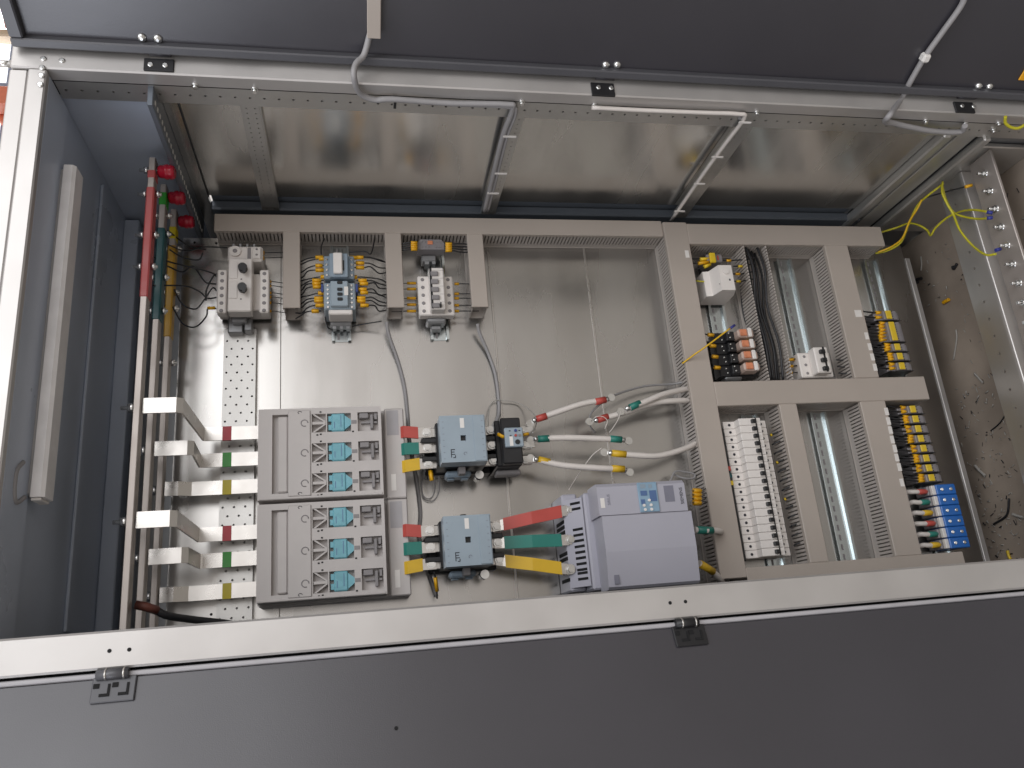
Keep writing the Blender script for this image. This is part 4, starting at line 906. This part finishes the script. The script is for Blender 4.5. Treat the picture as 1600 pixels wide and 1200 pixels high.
def twires(cx, y0, y1, lab, g, n):
    for k in range(n):
        y = y0 + (k + .5) * (y1 - y0) / n; x = cx - 2 + random.uniform(-1.5, 1.5)
        wire('', [(cx - 1, y, .034), (cx - 14, y, .040), (cx - 24, y - 1, .044), (cx - 42, y - 3, .042)], ORD[k] + lab, g, ((x - 11, y - .4, .041), (x - 1, y, .038)), .0019, mkr=.0042)
ub_ = [(1382, 485, 500, 2), (1387, 502.5, 534, 6), (1396, 536.5, 549, 3), (1400, 551, 563.5, 3), (1403, 566, 579, 2)]
for i, (cx, y0, y1, n) in enumerate(ub_):
    tblock(cx, y0, y1, ORD[i] + ' yellow-labelled terminal block of the upper strip, counted from its top', 'terminal blocks of the upper strip')
    twires(cx, y0, y1, ' orange marked black wire, counted downward, at the ' + ORD[i] + ' upper terminal block', 'marked wires at upper block ' + str(i + 1), n)
for i in range(8):
    cx = 1420 + i * 4.15; y0 = 633.5 + i * 15.3
    tblock(cx, y0, y0 + 13.2, ORD[i] + ' yellow-labelled terminal block of the lower strip, counted from its top', 'terminal blocks of the lower strip')
    twires(cx, y0, y0 + 13.2, ' orange marked black wire, counted downward, at the ' + ORD[i] + ' lower terminal block', 'marked wires at lower block ' + str(i + 1), 3 if i % 2 else 2)
bt = A(1456, 757.5, .055); bb = A(1481, 858, .055); pb = (bt[1] - bb[1]) / 6; first = None
names = ['red', 'green', 'yellow'] * 2
for k in range(6):
    org = (bt[0], bt[1] - k * pb, 0); lab = ORD[k] + ' blue terminal from the top of the blue strip'
    if first is None:
        a, v1 = org[0], org[1]; v0 = v1 - pb + .0006; t = first = thing('blue_terminal', lab, 'terminal block', org, 'blue power terminals')
        part('body', MB().box(a + .008, a + .050, v0, v1, .008, .055, .0015), 'blue', t)
        part('wire_entry', MB().box(a - .004, a + .0095, v0 + .001, v1 - .001, .008, .044, .0015), 'termgrey', t)
        part('marker_plate', MB().box(a + .0005, a + .0085, v0 + .001, v1 - .001, .0442, .052, .001), 'label', t)
        for s in (.019, .039): part('clamp_screw', MB().screw(a + s, (v0 + v1) / 2, .055, .0036), 'zinc', t)
    else: clone(first, org, lab)
    v = org[1] - pb * .5; a = org[0]; mt = ('red', 'green', 'gold')[k % 3]
    t = thing('terminal_cable', 'white cable with ' + names[k] + ' end into the ' + ORD[k] + ' blue terminal', 'cable', (a - .03, v, .04), 'white cables into the blue terminals')
    part('sheath', MB().tube(spline([(a - .052, v + (.002 if k % 3 == 0 else -.006), .020), (a - .042, v + .001, .040), (a - .030, v, .044), (a - .006, v, .040)]), .0046, 10), 'cable', t)
    part('shrink_sleeve', MB().tube([(a - .025, v, .0437), (a - .008, v, .0407), (a - .003, v, .040)], [.0054, .0054, .004], 10), mt, t)

# ---- markers at the starter's outlet
for k in range(4):
    y = 767 + k * 6.2; wire('', [(1082, y, .09), (1094, y, .085), (1100, y - 2, .07), (1106, y - 6 + k * 2, .045), (1112, y - 10 + k * 5, .03)], ORD[k] + ' thin black wire with fat yellow marker at starter outlet', 'marked wires at the starter outlet', ((1083, y, .088), (1095, y, .086)), .0012, mkr=.005)
wire('', [(665, 722, .06), (667, 735, .05), (668, 750, .03)], 'dark wire with yellow marker below the upper yellow link', 'marked wires under the contactors', ((672.5, 735, .06), (675, 751, .06)), .0012, mkr=.004)
wire('', [(678, 893, .06), (682, 912, .05), (683, 935, .03)], 'dark wire with yellow marker below the lower yellow link', 'marked wires under the contactors', ((680, 902, .055), (683, 924, .045)), .0014, mkr=.0032)
wire('', [(770, 668, .07), (778, 676, .08), (788, 682, .095)], 'grey wire with yellow marker entering overload relay dial', 'marked wires at the overload relay', ((778, 678, .095), (788, 683, .10)), .0022, 'gcable', .0036)
wire('', [(836, 671, .075), (826, 678, .09), (815, 680, .095)], 'clear wire with yellow marker leaving overload relay dial', 'marked wires at the overload relay', ((817, 679.5, .095), (826, 677.5, .095)), .0010, 'scrap', .003)

# ================================================================ lamp, cables in the cabinet
p0, p1 = Pu(107, 254, -.392), Pu(57, 776, -.392); wc = .30
t = thing('strip_light', 'long unlit strip light under the cabinet roof', 'lamp', (-.40, .2, wc))
part('backing', MB().box(-.4112, -.400, p1[1] + .004, p0[1] - .004, wc - .014, wc + .014, .002), 'frame', t)
part('diffuser', MB().prism([(-.3998, wc - .0185), (-.388, wc - .0185), (-.384, wc - .015), (-.384, wc + .014), (-.388, wc + .0185), (-.3998, wc + .0185)], 1, p1[1], p0[1]), 'lamp', t)
part('end_cap', MB().box(-.3998, -.388, p1[1] - .004, p1[1] - .0004, wc - .0155, wc + .0155, .001), 'label', t)
solo('lamp_cable', MB().tube(spline([P(85, 205, .30), P(90, 170, .30), P(102, 145, .305), P(122, 132, .31), P(150, 130, .31), P(185, 134, .31), P(213, 134, .31), P(216, 150, .30), P(217, 176, .28)]), .0022, 8), 'gcable', 'thin grey cable bending from the roof lamp', 'cable', (-.39, .78, .3))
solo('lamp_cable', MB().tube(spline([Pu(38, 777, -.404), Pu(25, 785, -.404), Pu(22, 765, -.404), Pu(26, 735, -.404), Pu(36, 722, -.404)]), .0030, 8), 'gcable', 'grey cable looping at the foot of the strip light', 'cable', (-.40, .21, .3))
def vpath(l, v=.808): return [Pv(x, y, v) for x, y in l]
zz = [(612, 155), (700, 161), (790, 163), (801, 170), (785, 215), (768, 285), (757, 330)]
solo('door_cable', MB().tube(spline([Vector(mpT(*onplane(mpT, nT, 578, 48), .008)), Vector(mpT(*onplane(mpT, nT, 568, 76), .02)), (A(556, 100, .43)[0], A(556, 100, .43)[1], .43), P(553, 120, .425), P(562, 145, .39), *vpath([(585, 156), (612, 155)], .800), *vpath(zz[1:], .803)]), .0045, 10), 'gcable', 'grey cable from door tray running down the middle wall rail', 'cable', P(553, 120, .42))
solo('door_cable', MB().tube(spline(vpath([(700, 163), (790, 167), (806, 175), (792, 215), (774, 285), (762, 330)], .803)), .0030, 8), 'gcable', 'thin grey cable beside the one down the middle wall rail', 'cable', (.25, .8, .3))
solo('wall_cable', MB().tube(spline(vpath([(925, 168), (1000, 172), (1100, 176), (1152, 178), (1163, 184), (1135, 222), (1100, 270), (1049, 344)], .803)), .0036, 8), 'cable', 'white cable running along flange and down the wall', 'cable', (.6, .8, .3))
solo('wall_cable', MB().tube(spline(vpath([(1155, 184), (1160, 190), (1128, 230), (1092, 280), (1047, 346)], .806)), .0028, 8), 'gcable', 'grey cable strapped beside the white wall cable', 'cable', (.6, .8, .2))
tp = [onplane(mpT, nT, *q) for q in ((1506, -20), (1498, 5), (1470, 45), (1441, 86), (1420, 122), (1404, 152))]
solo('door_cable', MB().tube(spline([Vector(mpT(a, b, .008)) for a, b in tp] + [P(1390, 180, .425), P(1383, 190, .39), *vpath([(1395, 192), (1420, 198), (1460, 205), (1500, 206), (1508, 196)], .800)]), .0048, 10), 'gcable', 'grey cable clipped to the door near the last hinge', 'cable', P(1390, 180, .42))
a, b = onplane(mpT, nT, 1440, 87); t = solo('cable_clip', dbox(mpT, a - .006, a + .008, b - .006, b + .008, .001, .016, .003), 'label', 'white clip holding the grey cable on the door', 'clip', tuple(mpT(a, b, 0)))
a0, b0 = onplane(mpT, nT, 573, 49); a1, _ = onplane(mpT, nT, 594, 49); b1 = .60
t = thing('door_tray', 'beige cable tray fixed to the open door', 'cable tray', tuple(mpT(a0, b0, 0))); part('body', dbox(mpT, a0 + .001, a1 - .001, b0, b1, .0012, .018), 'duct_in', t); part('lid', dbox(mpT, a0, a1, b0 - .001, b1, .0182, .021, .001), 'duct', t)
a, b = onplane(mpT, nT, 1599, 116); solo('orange_tag', dbox(mpT, a - .006, a + .014, b - .010, b + .010, .001, .004, .002), 'orangetag', 'orange tag stuck on the door by the picture edge', 'tag', tuple(mpT(a, b, 0)))
solo('earth_wire', MB().tube(spline([P(1571, 182, .41), P(1571, 192, .40), P(1580, 199, .395), P(1592, 200, .395), P(1606, 192, .40)]), .0028, 8), 'ygreen', 'yellow earth wire hooked over the frame flange', 'wire', P(1580, 199, .40))
for i, (x, y) in enumerate(((797, 210), (783, 268), (771, 299), (1164, 188), (1121, 242), (1093, 284), (1062, 327), (617, 160))):
    p = Pv(x, y, .803); solo('cable_tie', MB().box(p[0] - (.012 if i < 7 else .002), p[0] + (.010 if i < 7 else .002), .7975, .7995, p[2] - (.0016 if i < 7 else .008), p[2] + (.0016 if i < 7 else .008)), 'label' if i < 7 else 'black', ('white tie, ' + ORD[i] + ' of seven holding cables on the wall rails') if i < 7 else 'black tie on the grey cable below the door tray', 'cable tie', p, 'cable ties on the wall rails')

# ================================================================ foot of the cabinet
t = thing('angle_bar', 'drilled steel angle bar crossing the cabinet foot', 'bar', (1.21, .02, .235))
m = MB(); perforated(m, (1.200, .03, .153), (0, 1, 0), (0, 0, 1), (-1, 0, 0), 22, 1, .785 / 22, .059, .0028, .003); part('flange', m, 'galv', t)
part('lip', MB().box(1.1975, 1.222, .03, .815, .2122, .2205, .0012), 'frame', t)
ue = 1.196
t = thing('earth_bar', 'flat earth busbar studded with zinc bolts', 'busbar', (ue, .02, .31), None)
part('bar', MB().box(ue, ue + .006, .02, .812, .243, .298, .001), 'alu', t)
for k in range(16):
    v = .775 - k * .0385; m = MB(); m.tube([(ue + .012, v, .272), (ue - .0015, v, .272)], .0075, 12); m.tube([(ue - .0014, v, .272), (ue - .007, v, .272)], .0055, 6); m.tube([(ue - .007, v, .272), (ue - .016, v, .272)], .0030, 8); part('stud', m, 'zinc', t)
m = MB(); m.box(1.235, 1.245, .02, .80, .222, .241, .001); solo('support_strip', m, 'galv_dull', 'dull support strip between angle bar and earth bar', 'bar', (1.21, .02, .27))
def yw(pts, label, ferr=None, r=.0022, mt='ygreen'):
    t = thing('earth_wire', label, 'wire', P(*pts[0]), 'yellow-green earth wires'); part('conductor', MB().tube(spline([P(*p) for p in pts]), r, 8), mt, t)
    if ferr: part('ferrule', MB().tube([P(*ferr[0]), P(*ferr[1])], .0034, 8), 'navy', t)
yw([(1368, 396, .03), (1388, 391, .05), (1408, 378, .08), (1420, 350, .11), (1433, 322, .14), (1448, 307, .17), (1470, 290, .20), (1473, 285, .21), (1472, 300, .21), (1480, 319, .21), (1490, 336, .21), (1500, 360, .22), (1520, 384, .24), (1540, 398, .27), (1556, 397, .29)], 'long yellow-green wire looping from duct end to lower earth bolt', ((1556, 391, .295), (1563, 389, .295)))
yw([(1370, 365, .03), (1400, 356, .05), (1420, 349, .08), (1436, 352, .10), (1449, 360, .11), (1454, 368, .12), (1462, 356, .14), (1480, 340, .17), (1500, 331, .20), (1520, 328, .24), (1544, 331, .28)], 'yellow-green wire dipping to the floor and back to earth bolt', ((1542, 331, .285), (1551, 333, .29)))
yw([(1472, 290, .205), (1478, 312, .20), (1490, 332, .20), (1508, 339, .22), (1528, 342, .25), (1544, 341, .28)], 'yellow-green wire meeting the paired blue ferrule', ((1542, 341, .285), (1551, 340, .29)))
yw([(1372, 394, .04), (1392, 386, .06), (1410, 372, .09), (1421, 346, .12), (1434, 325, .15), (1440, 312, .16)], 'amber wire twisted with the long yellow-green one', None, .002, 'ywire')
yw([(1443, 310, .15), (1470, 302, .18), (1500, 294, .22), (1508, 292, .23)], 'black wire with yellow marker tip near the upper earth bolts', None, .0016, 'blackwire')
p, q = P(1508, 292, .235), P(1519, 289, .24); solo('marker_sleeve', MB().tube([p, q], .0034, 6), 'marker', 'loose orange marker tip on black wire by earth bar', 'marker', p)
# offcuts on the floor board
fz = 1.2993
def onf(x, y): return Pu(x, y, fz)
for i, (a, b, c, r, mt, lab) in enumerate((((1578, 779), (1574, 805), (1554, 819), .0022, 'blackwire', 'curved black cable offcut by the blue terminals'), ((1497, 412), (1492, 420), (1490, 416), .003, 'blackwire', 'short black offcut in the middle of the board'),
    ((1436, 442), (1434, 437), (1442, 435), .0035, 'blackwire', 'stubby black offcut beside the plate flange'), ((1572, 648), (1562, 662), (1549, 673), .0014, 'blackwire', 'thin straight black offcut below the angle bar'),
    ((1481, 470), (1476, 473), (1485, 468), .004, 'marker', 'orange marker ring lying on the board'), ((1576, 860), (1578, 868), (1581, 874), .003, 'yellow', 'yellow offcut near the zinc rail'),
    ((1525, 727), (1532, 735), (1541, 743), .003, 'scrap', 'pale stripped sheath lying beside plate flange'), ((1584, 803), (1592, 806), (1600, 808), .003, 'scrap', 'pale stripped sheath by the curved black offcut'),
    ((1495, 515), (1496, 530), (1491, 562), .0018, 'scrap', 'long pale sliver in the middle of the board'), ((1524, 583), (1530, 590), (1537, 598), .0022, 'scrap', 'short pale sliver beneath the angle bar'), ((1440, 401), (1441, 412), (1440, 423), .0018, 'scrap', 'pale sliver near the top of the board'))):
    pp = [onf(*a), onf(*b), onf(*c)]; pp = [(q[0] - r, q[1], q[2]) for q in pp]
    solo('offcut', MB().tube(spline(pp), r, 6), mt, lab, 'offcut', pp[1], 'offcuts on the cabinet floor')
m = MB(); m2 = MB()
for k in range(520):
    v, w = random.uniform(.02, .78), random.uniform(-.085, .27)
    if random.random() < .5: v = random.uniform(.05, .45); w = random.uniform(-.08, .12)
    an = random.uniform(0, 6.28); l = random.uniform(.002, .011); r = random.uniform(.0004, .0013)
    mm_ = m if random.random() < .68 else m2
    mm_.tube([(fz - r, v, w), (fz - r - random.uniform(0, .001), v + l * math.cos(an), w + l * math.sin(an))], r, 4)
solo('debris', m, 'scrap', 'pale crumbs of stripped insulation on the cabinet floor', 'debris', kind='stuff'); solo('debris', m2, 'blackwire', 'dark crumbs of cut wire on the cabinet floor', 'debris', kind='stuff')

# ================================================================ what shows of the workshop
bw = -3.0
def bp(x, y, w=bw): return P(x, y, w)
a, b = bp(-160, 0)[:2], bp(75, 262)[:2]
t = thing('workshop_window', 'bright workshop window seen past the cabinet roof', 'window', (b[0], b[1], bw - .1))
p0, p1 = bp(-200, -60), bp(60, 262)
part('pane', MB().box(p0[0], p1[0], p1[1], p0[1], bw - .14, bw - .12), 'pane', t)
part('mullion', MB().box(bp(17, 60)[0], bp(28, 60)[0], p1[1], p0[1], bw - .1, bw, .01), 'steelblue', t)
part('transom', MB().box(p0[0], p1[0], bp(10, 160)[1], bp(10, 131)[1], bw - .1, bw + .02, .01), 'steelblue', t)
part('transom', MB().box(p0[0], bp(17, 60)[0], bp(5, 53)[1], bp(5, 42)[1], bw - .1, bw - .01, .01), 'tan', t)
pa, pb_ = bp(-30, -10), bp(14, 44)
part('brace', MB().tube([bp(0, -30, bw), bp(16, 42, bw)], .03, 8), 'orange', t)
part('brace', MB().tube([bp(-20, 160, bw), bp(34, 214, bw)], .035, 8), 'orange', t)
solo('crane_beam', MB().box(p0[0], p1[0], bp(10, 188)[1], bp(10, 162)[1], bw + .05, bw + .17, .01), 'orange', 'orange-red crane beam in front of the bright window', 'beam', bp(10, 175))
m = MB().box(bp(-200, 300)[0], bp(60, 300)[0], bp(10, 900)[1] , bp(10, 264)[1], bw - .25, bw - .12); solo('back_wall', m, 'tan', 'tan workshop wall below the window', 'wall', kind='structure')
solo('roof_eye_bolt', MB().tube([(-.455, A(30, 97, .39)[1], .385), (-.475, A(30, 97, .39)[1], .385)], .0052, 10), 'zinc', 'zinc lifting bolt on the cabinet roof corner', 'bolt', (-.455, .82, .385))
for o in bpy.data.objects:
    if '_o' in o: del o['_o']
